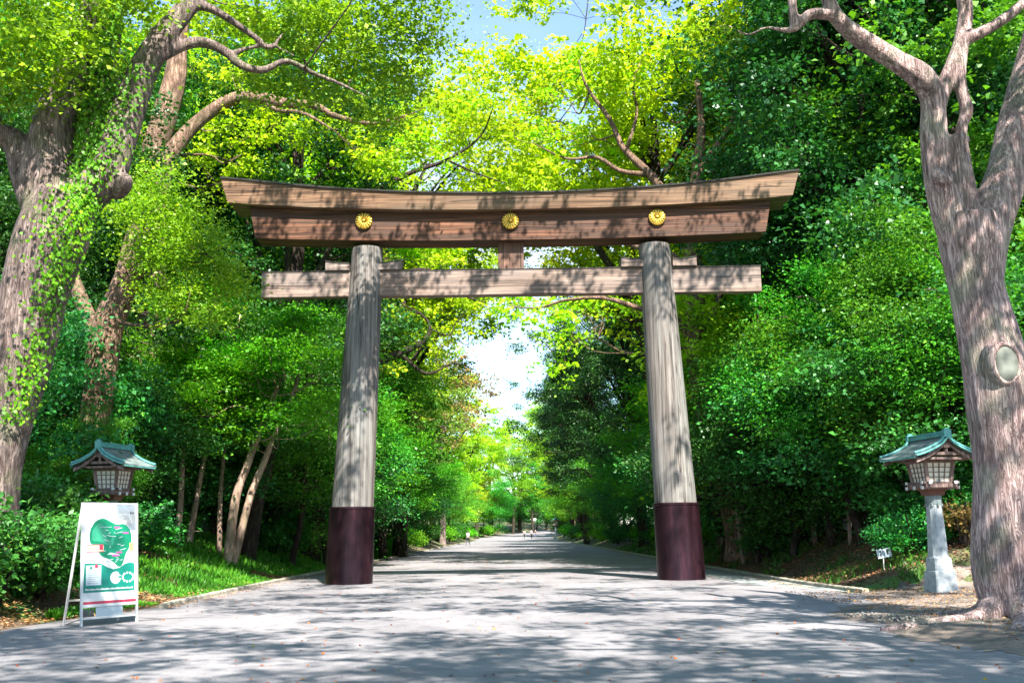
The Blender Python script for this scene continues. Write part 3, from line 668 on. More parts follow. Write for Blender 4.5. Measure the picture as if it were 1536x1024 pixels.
# --- right foreground tree
YR = 14.6; base = (7.12, YR, .05)
limbs = [
 [(7.22, YR, -.2, .62), (7.20, YR, .18, .55), PX(1520, 850, YR, .505), PX(1514, 700, YR, .49), PX(1501, 600, YR, .50), PX(1487, 520, YR, .45), PX(1464, 430, YR, .375), PX(1457, 370, YR, .43), PX(1452, 325, YR, .40)],
 [PX(1468, 450, YR, .2), PX(1450, 385, YR, .27), PX(1428, 330, YR, .25), PX(1409, 270, YR, .215), PX(1401, 205, YR, .205), PX(1399, 150, YR, .19), PX(1383, 118, YR-.1, .20), PX(1345, 92, YR-.2, .155), PX(1295, 60, YR-.3, .145), PX(1258, 30, YR-.4, .12), PX(1240, -10, YR-.4, .11), PX(1235, -90, YR-.2, .09), PX(1200, -180, YR, .06)],
 [PX(1252, 22, YR-.4, .10), PX(1215, 22, YR-.5, .085), PX(1188, 45, YR-.5, .05), PX(1150, 42, YR-.4, .028), PX(1120, 52, YR-.3, .024), PX(1085, 38, YR-.2, .018), PX(1050, 60, YR, .010)],
 [PX(1192, 40, YR-.5, .075), PX(1188, 0, YR-.5, .07), PX(1184, -60, YR-.4, .05)],
 [PX(1400, 175, YR, .14), PX(1418, 125, YR+.1, .125), PX(1440, 70, YR+.1, .125), PX(1448, 20, YR+.1, .12), PX(1443, -30, YR, .11), PX(1450, -150, YR, .08)],
 [PX(1446, 60, YR, .11), PX(1480, 45, YR, .09), PX(1515, 22, YR, .085), PX(1550, -10, YR, .07)],
 [PX(1462, 360, YR-.12, .22), PX(1450, 300, YR-.1, .17), PX(1438, 225, YR-.05, .15), PX(1441, 205, YR-.05, .15)],
 [PX(1438, 235, YR, .12), PX(1443, 190, YR, .09), PX(1450, 165, YR, .10), PX(1440, 120, YR, .085), PX(1446, 60, YR, .08)],
 [PX(1478, 470, YR+.05, .22), PX(1474, 400, YR+.05, .33), PX(1487, 330, YR+.1, .32), PX(1510, 260, YR+.2, .29), PX(1528, 180, YR+.3, .27), PX(1550, 80, YR+.4, .23), PX(1570, -40, YR+.4, .18), PX(1560, -200, YR+.3, .1)],
 [PX(1400, 262, YR-.15, .09), PX(1416, 268, YR-.3, .085), PX(1426, 276, YR-.36, .05)],
]
for ax, ay, l_ in ((-1.0, -.1, 1.5), (-.75, .8, 1.3), (-.6, -.85, 1.2), (.1, -1.1, 1.1), (.9, -.5, 1.2), (.9, .6, 1.2), (0, 1, 1.2)):
    d = np.array([ax, ay], float); d /= np.linalg.norm(d); q = np.array([7.2, YR])
    limbs.append([(*(q+d*.30), .60, .22), (*(q+d*.56), .25, .20), (*(q+d*.85), .12, .14), (*(q+d*(.8+l_*.45)), .08, .09), (*(q+d*(.8+l_)+np.array([.1, .1])), .02, .04)])
over = []
g = np.random.RandomState(11)
for i in range(105):
    a = g.rand()*6.28; rr = 9*math.sqrt(g.rand()); x = 6.5+rr*math.cos(a)*1.0; y = 16+rr*math.sin(a); z = max(12.2, 1.4+.60*y+2.0)+3.2*g.rand()
    if x > 15: continue
    s_ = g.uniform(.4, .8); over.append((x, y, z, s_, s_, s_*.6))
for i in range(46):
    x, y = g.uniform(-7, 9), g.uniform(21, 27); s_ = g.uniform(.5, .95); over.append((x, y, 1.4+.60*y+2.2+2.5*g.rand(), s_, s_, s_*.6))
for i in range(30):
    x, y = g.uniform(-2, 11), g.uniform(5, 13); s_ = g.uniform(.4, .8); over.append((x, y, g.uniform(11.5, 14), s_, s_, s_*.6))
t = skeleton_tree('camphor_tree', 'big pinkish grey forked tree with a healed cut scar beside the right lantern', base, limbs, over, 'green', 'bark_pink', seed=3, remesh=.03, sides=16, ls=.14, dens=13, spray=.3)
# the round cut scar
c = Vector(P(1512, 545, YR-.55)); b0 = Vector(base)
nrm = Vector((.05, -1, -.02)).normalized(); q = nrm.to_track_quat('Z', 'X').to_matrix().to_4x4(); q.translation = c-b0
mb = MB(); secs = []
for r_, z in ((.34, -.25), (.27, -.06), (.235, -.01), (.215, .0), (.205, -.02)):
    secs.append([tuple(q @ Vector((math.cos(a)*r_*1.25*(1+.03*math.sin(3*a)), math.sin(a)*r_*.82, z))) for a in [2*math.pi*j/28 for j in range(28)]])
mb.sweep(secs); mb.build('scar_rim', 'bark_pink', t, smooth=True)
mb = MB(); secs = [[tuple(q @ Vector((math.cos(a)*r_*1.25, math.sin(a)*r_*.82, z))) for a in [2*math.pi*j/28 for j in range(28)]] for r_, z in ((.215, -.04), (.2, -.02), (.1, -.012), (.01, -.016))]
mb.sweep(secs); mb.build('scar_face', 'wood_cut', t, smooth=True)

# --- left foreground tree with ivy
YL = 19.5; base = (P(8, 790, YL)[0], YL, .35)
limbs = [
 [(base[0]-.5, YL, -.2, .85), PX(-28, 760, YL, .70), PX(-8, 650, YL, .62), PX(24, 540, YL, .60), PX(52, 440, YL, .62), PX(82, 350, YL, .72), PX(98, 295, YL, .62)],
 [PX(80, 340, YL, .45), PX(45, 268, YL-.1, .33), PX(22, 215, YL-.2, .26), PX(-15, 190, YL-.4, .22), PX(-80, 120, YL-.8, .18), PX(-140, 0, YL-1, .12)],
 [PX(92, 320, YL, .50), PX(74, 240, YL, .46), PX(86, 170, YL, .40), PX(108, 110, YL, .28), PX(125, 50, YL-.2, .22), PX(140, -40, YL-.5, .18), PX(120, -160, YL-1, .1)],
 [PX(112, 315, YL+.2, .45), PX(142, 250, YL+.2, .36), PX(152, 180, YL+.3, .33), PX(157, 100, YL+.3, .27), PX(168, 20, YL+.3, .24), PX(175, -80, YL+.2, .18), PX(190, -200, YL, .1)],
 [PX(110, 310, YL, .48), PX(160, 262, YL-.1, .36), PX(183, 190, YL-.1, .33), PX(213, 110, YL, .30), PX(245, 55, YL, .26), PX(290, 0, YL+.2, .21), PX(340, -60, YL+.4, .16), PX(400, -150, YL+.4, .09)],
 [PX(170, 285, YL, .25), PX(184, 275, YL-.2, .20), PX(187, 262, YL-.3, .14)],
 [PX(240, 85, YL, .15), PX(275, 68, YL+.2, .13), PX(305, 64, YL+.3, .115), PX(335, 76, YL+.4, .10), PX(362, 98, YL+.5, .095), PX(395, 105, YL+.6, .085), PX(430, 92, YL+.8, .07), PX(470, 110, YL+1, .06), PX(515, 128, YL+1.3, .045), PX(560, 150, YL+1.5, .02)],
 [PX(345, 82, YL+.4, .07), PX(375, 72, YL+.6, .05), PX(410, 70, YL+.8, .04), PX(450, 88, YL+1, .02)],
 [PX(290, 5, YL+.2, .12), PX(318, 14, YL+.3, .10), PX(345, 30, YL+.4, .085), PX(385, 58, YL+.6, .07), PX(405, 72, YL+.7, .055), PX(425, 50, YL+.9, .03)],
]
cl = []
g = np.random.RandomState(21)
for px, py in ((15, 20), (60, 15), (105, 25), (40, 70), (85, 85), (10, 90), (55, 125), (20, 150), (120, 70), (205, 10), (150, -10)):
    cl.append(CX(px, py, YL-1.5+g.rand()*1.5, .80))
for px, py, Y in ((330, 20, 22), (380, 20, 22), (430, 30, 22.5), (480, 25, 22.5), (530, 20, 23), (580, 15, 23.5), (625, 10, 24), (400, 130, 24), (450, 60, 23), (505, 80, 23.5), (555, 60, 24), (600, 50, 24.5), (470, 150, 24), (540, 110, 24), (590, 100, 24.5), (630, 60, 25), (350, 55, 23), (570, 165, 24.5), (620, 130, 25)):
    cl.append(CX(px+g.normal()*6, py+g.normal()*6, Y, .85+.3*g.rand(), .6))
for i in range(85):
    a = g.rand()*6.28; rr = 8.5*math.sqrt(g.rand()); x = -5.5+rr*math.cos(a); y = 15.5+rr*math.sin(a); z = max(12.2, 1.4+.60*y+2.0)+3.2*g.rand()
    s_ = g.uniform(.4, .8); cl.append((x, y, z, s_, s_, s_*.6))
lt = skeleton_tree('camphor_tree', 'massive grey tree with many limbs and ivy at the left edge', base, limbs, cl, 'fresh', 'bark', seed=4, remesh=.045, sides=16, ls=.115, dens=24)
# ivy climbing that tree
g = np.random.RandomState(5); CC, DD, NN = [], [], []
def ivy_on(pts, n, spread, sidebias=.5):
    c = catmull(pts, 10)
    for _ in range(n):
        u = g.rand()*(len(c)-1.001); i = int(u); p = c[i]+(c[i+1]-c[i])*(u-i); 
        A = -math.pi/2+(g.normal()*spread)+sidebias; dn = np.array([math.cos(A), math.sin(A), 0])
        CC.append(p[:3]+dn*(p[3]*1.04+.03+.08*abs(g.normal()))+g.normal(size=3)*.03)
        NN.append(dn+g.normal(size=3)*.4+np.array([0, 0, .35])); DD.append(np.array([g.normal()*.5, g.normal()*.3, -1]))
ivy_on([PX(-4, 640, YL, .62), PX(26, 540, YL, .60), PX(55, 440, YL, .62), PX(84, 350, YL, .72), PX(104, 295, YL, .60)], 1100, .30, .95)
ivy_on([PX(60, 450, YL, .62), PX(84, 350, YL, .72), PX(104, 295, YL, .60)], 330, .4, .6)
ivy_on([PX(112, 315, YL+.2, .42), PX(142, 250, YL+.2, .36), PX(152, 180, YL+.3, .33), PX(157, 100, YL+.3, .27), PX(168, 20, YL+.3, .24), PX(175, -40, YL+.2, .2)], 3600, .8, .2)
ivy_on([PX(110, 310, YL, .46), PX(160, 262, YL-.1, .36), PX(183, 190, YL-.1, .33), PX(213, 110, YL, .30)], 600, .6, .1)
CC, DD, NN = np.array(CC), unit(np.array(DD)), unit(np.array(NN)); NN = unit(NN-DD*(NN*DD).sum(1)[:, None]); ln = .05+.05*g.rand(len(CC))
b0 = np.array(base); iv = link('climbing_ivy', leafmesh('climbing_ivy', CC-b0, DD, NN, ln, ln*.95, g.rand(len(CC)), 'ivy')); iv.location = base
tag(iv, 'bright green ivy climbing the trunk and limb of the massive left tree', 'ivy')

# --- pale trunk behind it with the arching limb
YE = 36; b_ = P(222, 700, YE); base = (b_[0], YE, gz(b_[0], YE)-.1)
limbs = [[(*base, .72), PX(228, 520, YE, 0.588), PX(226, 380, YE, 0.532), PX(228, 250, YE, 0.504), PX(246, 180, YE, 0.462), PX(262, 120, YE, 0.392), PX(268, 60, YE, 0.308), PX(280, -20, YE, 0.224), PX(285, -120, YE, 0.126)],
 [PX(235, 290, YE, 0.364), PX(252, 240, YE, 0.336), PX(285, 195, YE, 0.280), PX(320, 165, YE, 0.252), PX(355, 147, YE, 0.238), PX(395, 148, YE, 0.210), PX(430, 155, YE, 0.182), PX(470, 158, YE, 0.154), PX(505, 175, YE+.3, 0.112), PX(560, 185, YE+.6, 0.070), PX(620, 170, YE+1, 0.028)],
 [PX(395, 148, YE, 0.126), PX(415, 165, YE, 0.084), PX(455, 170, YE, 0.070), PX(500, 195, YE, 0.028)]]
g = np.random.RandomState(31); cl = [CX(px+g.normal()*5, py, YE+1+2*g.rand(), 1.3, .6) for px, py in ((300, 120), (350, 110), (400, 190), (330, 200), (370, 230), (450, 200), (520, 200), (570, 200), (620, 185), (640, 230), (590, 240), (300, 240), (350, 280), (200, 30), (230, -30), (290, -60), (320, 0), (250, 40), (190, 90), (200, 200), (640, 110), (660, 160), (560, 250))]
skeleton_tree('camphor_tree', 'lit brown trunk with a long arching limb just right of the ivy tree', base, limbs, cl, 'lime', 'bark_tan', seed=6, sides=14, ls=.17, dens=10)

# --- leaning trunk with the hanging fresh foliage
YF = 27.8; b_ = P(140, 720, YF); base = (b_[0], YF, gz(b_[0], YF)-.1)
limbs = [[(*base, .50), PX(140, 660, YF, .40), PX(146, 600, YF, .39), PX(155, 530, YF, .43), PX(166, 480, YF, .44), PX(182, 438, YF, .38), PX(192, 400, YF, .3), PX(205, 340, YF, .2), PX(230, 290, YF-.5, .1)],
 [PX(160, 520, YF, .30), PX(135, 480, YF+.2, .22), PX(120, 445, YF+.3, .20), PX(105, 400, YF+.4, .15), PX(95, 350, YF+.5, .1)],
 [PX(186, 430, YF, .2), PX(230, 390, YF-.5, .12), PX(280, 370, YF-1, .07), PX(320, 390, YF-1.2, .03)]]
g = np.random.RandomState(41); cl = [CX(px, py, YF-2+1.6*g.rand(), .95*s_, .7) for px, py, s_ in ((235, 285, 1), (205, 320, 1), (265, 320, 1), (240, 350, 1), (300, 360, 1), (215, 385, .9), (270, 395, 1), (325, 405, .9), (345, 440, .8), (240, 430, .8), (300, 440, .9), (260, 460, .8), (320, 475, .7))]
skeleton_tree('camphor_tree', 'leaning brown trunk under a rounded bright green crown above the left lantern', base, limbs, cl, 'fresh', 'bark_tan', seed=8, sides=14, ls=.085, dens=60, flatten=.25)

# --- slender stems on the left bank
stems = [
 ('slender reddish stem leaning right, leftmost of those on the left grass bank', [(265, 815), (270, 760), (273, 700), (276, 640), (285, 560)], .10, 33, 'bark_pale'),
 ('slender stem crossing behind the leftmost one on the left grass bank', [(283, 800), (296, 740), (305, 690), (310, 640), (325, 560)], .09, 33.5, 'bark_pale'),
 ('thin upright pale stem alone between the slender pairs', [(330, 806), (330, 750), (334, 700), (338, 640), (345, 540)], .075, 34, 'bark_pale'),
 ('pale smooth stem leaning right, left one of the close pair', [(342, 810), (353, 750), (370, 700), (388, 650), (420, 570)], .14, 33, 'bark_pale'),
 ('pale smooth stem leaning right, right one of the close pair', [(350, 810), (375, 745), (395, 695), (412, 650), (440, 590)], .12, 33.2, 'bark_pale'),
 ('thick dark stem standing behind the pale close pair', [(370, 803), (385, 750), (397, 710), (410, 640), (420, 560)], .28, 36, 'bark_dark')]
for i, (lab, pts, r0, Y, bk) in enumerate(stems):
    g = np.random.RandomState(60+i); b_ = P(*pts[0], Y); base = (b_[0], Y, gz(b_[0], Y)-.1)
    l = [(*base, r0*1.25)]+[PX(px, py, Y, r0*(1-.12*k)) for k, (px, py) in enumerate(pts[1:])]
    top = l[-1]; l.append((top[0]+.3, top[1], top[2]+1.6, r0*.3))
    cl = [(top[0]+g.normal()*1.3, top[1]+g.normal()*1.0-.5, top[2]+g.uniform(-1.6, 2.4), 1.25, 1.1, .55) for _ in range(9 if r0 < .2 else 16)]
    skeleton_tree('slender_tree', lab, base, [l], cl, 'maple' if i != 5 else 'shade', bk, 'slender trees on the left bank', seed=70+i, ls=.10, dens=34, flatten=.22, up=1.1, br=.03)

# slender stems on the right bank
for i, (lab, pts, r0, Y) in enumerate([('thin pale stem leaning left at the wood edge just right of the right pillar', [(1113, 803), (1107, 780), (1099, 752), (1092, 700)], .07, 38),
  ('thin upright stem in the dark between right pillar and marker plate', [(1274, 800), (1273, 770), (1271, 735), (1266, 690)], .06, 32),
  ('thin pale stem with a knot in the dark left of the upright thin one', [(1222, 800), (1217, 770), (1213, 745), (1216, 700)], .08, 36)]):
    b_ = P(*pts[0], Y); base = (b_[0], Y, gz(b_[0], Y)-.1); l = [(*base, r0*1.25)]+[PX(px, py, Y, r0*(1-.12*k)) for k, (px, py) in enumerate(pts[1:])]; top = l[-1]
    g = np.random.RandomState(90+i); cl = [(top[0]+g.normal()*.8, top[1]+g.normal()*.6, top[2]+g.uniform(-.2, 1.8), .8, .8, .45) for _ in range(7)]
    skeleton_tree('slender_tree', lab, base, [l+[(top[0], top[1], top[2]+1, .02)]], cl, 'shade', 'bark_pale', 'slender trees on the right bank', seed=95+i, ls=.10, dens=22, flatten=.22, br=.02)
# trees whose boughs arch behind the gate
YB = 40; base = (8.7, YB, gz(8.7, YB)-.1)
limbs = [[(*base, .62), (8.55, YB, 1.6, .46), PX(1062, 640, YB, .42), PX(1047, 560, YB, .40), PX(1042, 450, YB, .38), PX(1038, 350, YB, .33), PX(1046, 262, YB, .26), PX(1052, 190, YB, .18), PX(1045, 120, YB, .1)],
 [PX(1042, 430, YB, .2), PX(1010, 385, YB, .17), PX(965, 372, YB, .15), PX(925, 360, YB+.5, .12), PX(880, 352, YB+1, .09), PX(835, 325, YB+1.5, .06), PX(790, 330, YB+2, .03)],
 [PX(1040, 340, YB, .22), PX(1005, 300, YB, .20), PX(975, 262, YB, .18), PX(935, 222, YB, .14), PX(915, 180, YB, .10), PX(880, 130, YB, .06), PX(868, 90, YB, .03)],
 [PX(970, 262, YB, .13), PX(930, 256, YB, .10), PX(895, 236, YB, .08), PX(850, 238, YB, .05), PX(800, 215, YB, .02)],
 [PX(940, 225, YB, .09), PX(955, 170, YB, .07), PX(950, 120, YB, .05), PX(975, 70, YB, .03)],
 [PX(1048, 250, YB, .17), PX(1085, 205, YB, .13), PX(1110, 150, YB, .10), PX(1100, 90, YB, .07), PX(1120, 30, YB, .04)],
 [PX(1092, 195, YB, .08), PX(1135, 175, YB, .06), PX(1160, 130, YB, .04), PX(1165, 80, YB, .02)],
 [PX(1043, 520, YB, .18), PX(1010, 475, YB, .13), PX(960, 462, YB, .11), PX(905, 447, YB, .085), PX(850, 450, YB+.5, .06), PX(805, 462, YB+1, .04), PX(760, 458, YB+1.5, .015)],
 [PX(1045, 500, YB, .2), PX(1070, 470, YB, .13), PX(1085, 430, YB, .11), PX(1110, 390, YB, .07), PX(1125, 340, YB, .03)]]
g = np.random.RandomState(15); cl = [CX(px+g.normal()*8, py+g.normal()*6, YB+.8+2.5*g.rand(), g.uniform(.7, 1.1), .6) for px, py in ((880, 90), (860, 130), (905, 150), (950, 80), (985, 60), (960, 130), (1000, 110), (1040, 90), (1060, 50), (1110, 40), (1130, 90), (1170, 70), (1080, 130), (1150, 150), (800, 205), (840, 225), (870, 200), (790, 325), (830, 330), (870, 345), (1010, 180), (930, 300 - 80), (1120, 330), (1080, 380), (1100, 440), (780, 170), (820, 150), (770, 452), (800, 468), (835, 448), (870, 462), (905, 455), (950, 470), (985, 455), (850, 492), (815, 500), (745, 448), (790, 445), (820, 478), (755, 470), (850, 520), (830, 545))]
skeleton_tree('camphor_tree', 'brown trunked tree behind the right pillar with dark boughs arching over the gate', base, limbs, cl, 'lime', 'bark_tan', seed=16, sides=12, ls=.17, dens=9)
YC = 45; base = (-9.0, YC, gz(-9.0, YC)-.1)
limbs = [[(*base, .55), PX(480, 700, YC, .42), PX(500, 600, YC, .38), PX(515, 500, YC, .34), PX(520, 400, YC, .3), PX(545, 300, YC, .22), PX(570, 220, YC, .15), PX(590, 160, YC, .08)],
 [PX(505, 590, YC, .2), PX(560, 548, YC, .18), PX(600, 530, YC, .15), PX(635, 512, YC, .12), PX(645, 490, YC, .08), PX(630, 470, YC, .05), PX(600, 455, YC, .02)],
 [PX(600, 530, YC, .09), PX(640, 560, YC, .07), PX(680, 545, YC, .04), PX(715, 555, YC, .015)],
 [PX(518, 450, YC, .18), PX(580, 420, YC, .13), PX(640, 405, YC, .10), PX(690, 440, YC+.5, .06), PX(730, 455, YC+1, .02)],
 [PX(545, 300, YC, .14), PX(610, 262, YC, .11), PX(670, 240, YC, .08), PX(720, 205, YC, .05), PX(740, 160, YC, .02)],
 [PX(670, 240, YC, .06), PX(720, 262, YC, .04), PX(760, 275, YC, .02)]]
g = np.random.RandomState(17); cl = [CX(px+g.normal()*8, py+g.normal()*6, YC+.8+2.5*g.rand(), g.uniform(.7, 1.1), .6) for px, py in ((590, 150), (620, 180), (560, 190), (680, 200), (730, 160), (700, 130), (750, 200), (650, 240), (610, 430), (650, 470), (690, 455), (720, 470), (600, 480), (640, 395), (680, 400), (735, 440), (700, 480), (718, 500), (712, 455), (620, 500), (590, 560), (660, 520))]
skeleton_tree('camphor_tree', 'tree behind the left pillar with boughs reaching towards the sky gap', base, limbs, cl, 'lime', 'bark_dark', seed=18, sides=12, ls=.17, dens=9)
# ---- generic trees: a few kinds grown once, then copied
KIND = {}
def grow(kind, leaf, bark, H, cr, ch, z0, nc, rc, ls, dens, seed, tr=.3, flatten=.35, lean=0, up=.75, spray=.5):
    g = np.random.RandomState(seed); cl = []
    for _ in range(4000):
        if len(cl) >= nc: break
        d = g.normal(size=3); d /= np.linalg.norm(d); rr = g.rand()**.4
        az = math.atan2(d[1], d[0]); rr *= 1+.22*math.sin(3*az+seed)+.16*math.sin(5*az+2*seed+d[2]*4)
        p = np.array([d[0]*cr*rr, d[1]*cr*rr, z0+ch/2+d[2]*ch/2*rr])
        w_ = 1-.25*max(0, (p[2]-z0)/ch-.5)
        if all(np.linalg.norm((p-np.array(c[:3]))*[1, 1, 1.3]) > rc*.72 for c in cl): 
            s_ = rc*g.uniform(.6, 1.35); cl.append((p[0]+lean*(p[2]/H)*3, p[1], p[2], s_, s_, s_*.68))
    lx = lean*3
    l = [[(0, 0, -.5, tr*1.5), (0, 0, .4, tr*1.1), (g.normal()*.15+lx*.1, g.normal()*.15, H*.18, tr), (g.normal()*.3+lx*.25, g.normal()*.3, H*.38, tr*.85), (lx*.5+g.normal()*.4, g.normal()*.4, H*.6, tr*.55), (lx*.85, 0, H*.78, tr*.2)]]
    for k in range(9):
        a = k*2.4+g.rand(); s_ = l[0][3 if k < 4 else 4]; e = cr*g.uniform(.45, .7)
        l.append([(*s_[:3], s_[3]*.6), (s_[0]+math.cos(a)*e*.45, s_[1]+math.sin(a)*e*.45, s_[2]+H*.09, s_[3]*.42), (s_[0]+math.cos(a)*e, s_[1]+math.sin(a)*e, s_[2]+H*.2, s_[3]*.22), (s_[0]+math.cos(a)*e*1.25+.2, s_[1]+math.sin(a)*e*1.2, s_[2]+H*.2, .03)])
    t = skeleton_tree('tree_source', None, (0, 0, 0), l, cl, leaf, bark, None, None, ls, dens, 24, spray, seed, 0, 9, .085 if cr > 4 else .05, True, flatten, None, 999, up)
    KIND[kind] = [(c.name.split('.')[0], c.data) for c in t.children]
    for c in list(t.children): bpy.data.objects.remove(c)
    bpy.data.objects.remove(t)
grow('lime1', 'lime', 'bark_dark', 26, 7.2, 15, 10, 84, 1.3, .22, 8.5, 101, .42)
grow('lime2', 'lime', 'bark_dark', 24, 5.8, 14, 9, 66, 1.25, .22, 8.5, 102, .36, lean=.5)
grow('fresh1', 'fresh', 'bark_dark', 22, 5.4, 15, 6.5, 66, 1.2, .2, 10, 103, .32)
grow('green1', 'green', 'bark_dark', 21, 5.2, 17, 4, 78, 1.2, .19, 11, 104, .3)
grow('over1', 'lime', 'bark_dark', 25, 7.0, 13, 11, 74, 1.2, .2, 9, 131, .42, lean=1.7)
grow('dover1', 'dark', 'bark_dark', 21, 5.4, 16, 4.5, 70, 1.25, .15, 18, 133, .38, lean=1.5)
grow('spread1', 'fresh', 'bark', 15.5, 9.0, 4.2, 11, 155, .64, .15, 12, 132, .4, spray=.32)
grow('dark1', 'dark', 'bark_dark', 22, 4.8, 18, 4, 66, 1.25, .135, 22, 105, .35)
grow('dark2', 'dark', 'bark_dark', 17, 4.6, 14, 2.6, 56, 1.25, .14, 20, 106, .3)
grow('lime3', 'lime', 'bark_tan', 13, 4.4, 10, 2.8, 52, 1.3, .17, 14, 140, .18, .25, up=1.0)
grow('gnear1', 'green', 'bark_dark', 8, 3.3, 6.0, 2.0, 46, .82, .09, 50, 141, .12, .14, up=1.2, spray=.62)
grow('maple1', 'maple', 'bark_tan', 9, 3.6, 6.2, 2.2, 44, .95, .115, 30, 107, .13, .14, up=1.2, spray=.6)
grow('maple2', 'green', 'bark_dark', 8, 3.4, 6.4, 1.6, 44, .92, .115, 30, 108, .12, .14, up=1.2, spray=.6)
grow('shade1', 'shade', 'bark_dark', 6.5, 3.0, 5.4, .9, 40, .85, .105, 32, 109, .10, .18, spray=.5)
grow('olive1', 'olive', 'bark', 20, 4.8, 13, 7, 46, 1.4, .2, 6, 110, .3)
grow('russet1', 'russet', 'bark', 17, 4.2, 11, 6, 40, 1.3, .2, 5, 111, .25)
def growbush(kind, leaf, rx, h, ls, dens, seed, nc=16):
    g = np.random.RandomState(seed); cl = []
    for k in range(nc):
        a = g.rand()*6.28; r_ = rx*math.sqrt(g.rand())*.75; z = h*(.25+.55*g.rand()*(1-(r_/rx)**2)); s_ = g.uniform(.3, .5)*rx*.75
        cl.append((math.cos(a)*r_, math.sin(a)*r_, z, s_, s_, s_*.75))
    l = [[(0, 0, -.2, .05), (math.cos(k*1.3)*rx*.15, math.sin(k*1.3)*rx*.15, h*.3, .035), (math.cos(k*1.3)*rx*.4, math.sin(k*1.3)*rx*.4, h*.7, .015)] for k in range(5)]
    t = skeleton_tree('bush_source', None, (0, 0, 0), l, cl, leaf, 'bark_dark', None, None, ls, dens, 20, .26, seed, 0, 6, .02, False, .4)
    KIND[kind] = [('stem' if c.name.startswith('trunk') else 'foliage', c.data) for c in t.children]
    for c in list(t.children): bpy.data.objects.remove(c)
    bpy.data.objects.remove(t)
growbush('bush1', 'bush', 1.5, 1.9, .09, 60, 120, 20)
growbush('bush2', 'shade', 1.7, 2.2, .12, 34, 121)
growbush('bush3', 'maple', 1.6, 1.5, .12, 32, 122)
growbush('red1', 'russet', .9, 1.6, .09, 50, 123, 14)
def plant(kind, name, x, y, label, group, s=1.0, rz=None, cat='tree', sz=None, dz=0):
    k = abs(hash((round(x*10), round(y*10)))) % 628
    if rz is None and 'over' in kind: rz = math.pi if x > bend(y) else 0
    o = empty(name, (x, y, gz(x, y)-.05+dz), label, cat, group, (k/100. if rz is None else rz)); o.scale = (s, s, sz or s)
    for nm, me in KIND[kind]: link(nm, me, None, o)
    return o

def tree_at(kind, px, Y, s, label, group, cat='tree', x=None, rz=None, sz=None, name=None):
    nm = name or {'l': 'camphor_tree', 'f': 'camphor_tree', 'g': 'broadleaf_tree', 'd': 'evergreen_tree', 'm': 'maple_tree', 's': 'understorey_tree', 'o': 'broadleaf_tree', 'r': 'broadleaf_tree'}[kind[0]]
    return plant(kind, nm, P(px, 806, Y)[0] if x is None else x, Y, label, group, s, rz, cat, sz)
GA, GB, GC = 'trees lining the avenue', 'forest trees on the left', 'forest trees on the right'
# trees that stand out
for a in [
 ('lime1', 470, 50, 1.05, 'tall lime green tree rising behind the left half of the gate', GA),
 ('lime2', 600, 64, 1.15, 'lime green tree beyond the gate, seen just right of the left pillar', GA),
 ('fresh1', 560, 84, 1.05, 'mid green tall tree further down the left side of the avenue', GA),
 ('green1', 575, 58, .72, 'dark green tree low behind the left pillar', GA),
 ('russet1', 664, 118, 1.35, 'sparse brownish budding tree at the left of the sky gap', GA),
 ('lime2', 650, 150, 1.15, 'lime tree below the brownish tree on the left of the avenue', GA),
 ('olive1', 622, 100, .95, 'olive yellow tree in front of the brownish tree on the left', GA),
 ('lime1', 1005, 46, 1.12, 'tallest lime green tree rising behind the right half of the gate', GA),
 ('dark1', 965, 72, .98, 'dark blue green conical tree seen just left of the right pillar', GA),
 ('dover1', 925, 92, 1.1, 'dark tree further along, left of the darkest one by the right pillar', GA),
 ('dover1', 880, 120, 1.0, 'mid green tree beyond the dark ones on the right of the avenue', GA),
 ('over1', 860, 158, .85, 'small looking lime tree lowest on the right side of the sky gap', GA),
 ('lime1', 735, 262, 1.15, 'far lime tree closing the avenue under the sky gap', GA),
 ('lime2', 780, 250, 1.15, 'far bright tree right of the one closing the avenue', GA),
 ('fresh1', 700, 230, 1.0, 'far green tree left of the one closing the avenue', GA),
 ('olive1', 1150, 58, 1.25, 'olive tree with thin crown right of the gate beam end', GC),
 ('lime3', 1120, 42, .95, 'yellow green layered tree just right of the right pillar', GC),
 ('gnear1', 1365, 28.5, 1.08, 'mid green layered tree left of the right lantern roof', GC),
 ('dark1', 1300, 35, 1.22, 'large dark evergreen filling the upper right beside the forked tree', GC),
 ('dark1', 1225, 43, 1.30, 'dark evergreen left of the largest one at upper right', GC),
 ('dark1', 410, 42, 1.12, 'dark evergreen behind the left end of the gate beams', GB),
 ('dark2', 320, 48, 1.45, 'dark tree left of the evergreen behind the gate beam end', GB),
 ('lime2', 250, 56, 1.35, 'lime tree glowing behind the arching limb at upper left', GB),
 ('dark2', 85, 33, .95, 'dark evergreen between the ivy tree and the leaning trunk', GB),
]: tree_at(*a)
for k_, px, Y, s_, lab, rz in (('over1', 505, 58, 1.14, 'lime tree leaning over the avenue from the left beyond the gate', 0), ('over1', 1035, 56, 1.16, 'lime tree leaning over the avenue from the right beyond the gate', math.pi), ('over1', 548, 78, 1.1, 'lime tree leaning over from the left, behind the first leaning one', .4)):
    tree_at(k_, px, Y, s_, lab, GA, rz=rz, name='camphor_tree')
for a in [('lime2', 715, 200, 1.1, 'bright tree at the foot of the sky gap', GA), ('fresh1', 770, 238, .95, 'green tree low in the middle where the avenue ends', GA), ('maple2', 740, 222, 1.5, 'low green tree under the bright tree at the foot of the sky gap', GA), ('green1', 800, 246, .9, 'green tree low right of the middle where the avenue ends', GA)]: tree_at(*a)
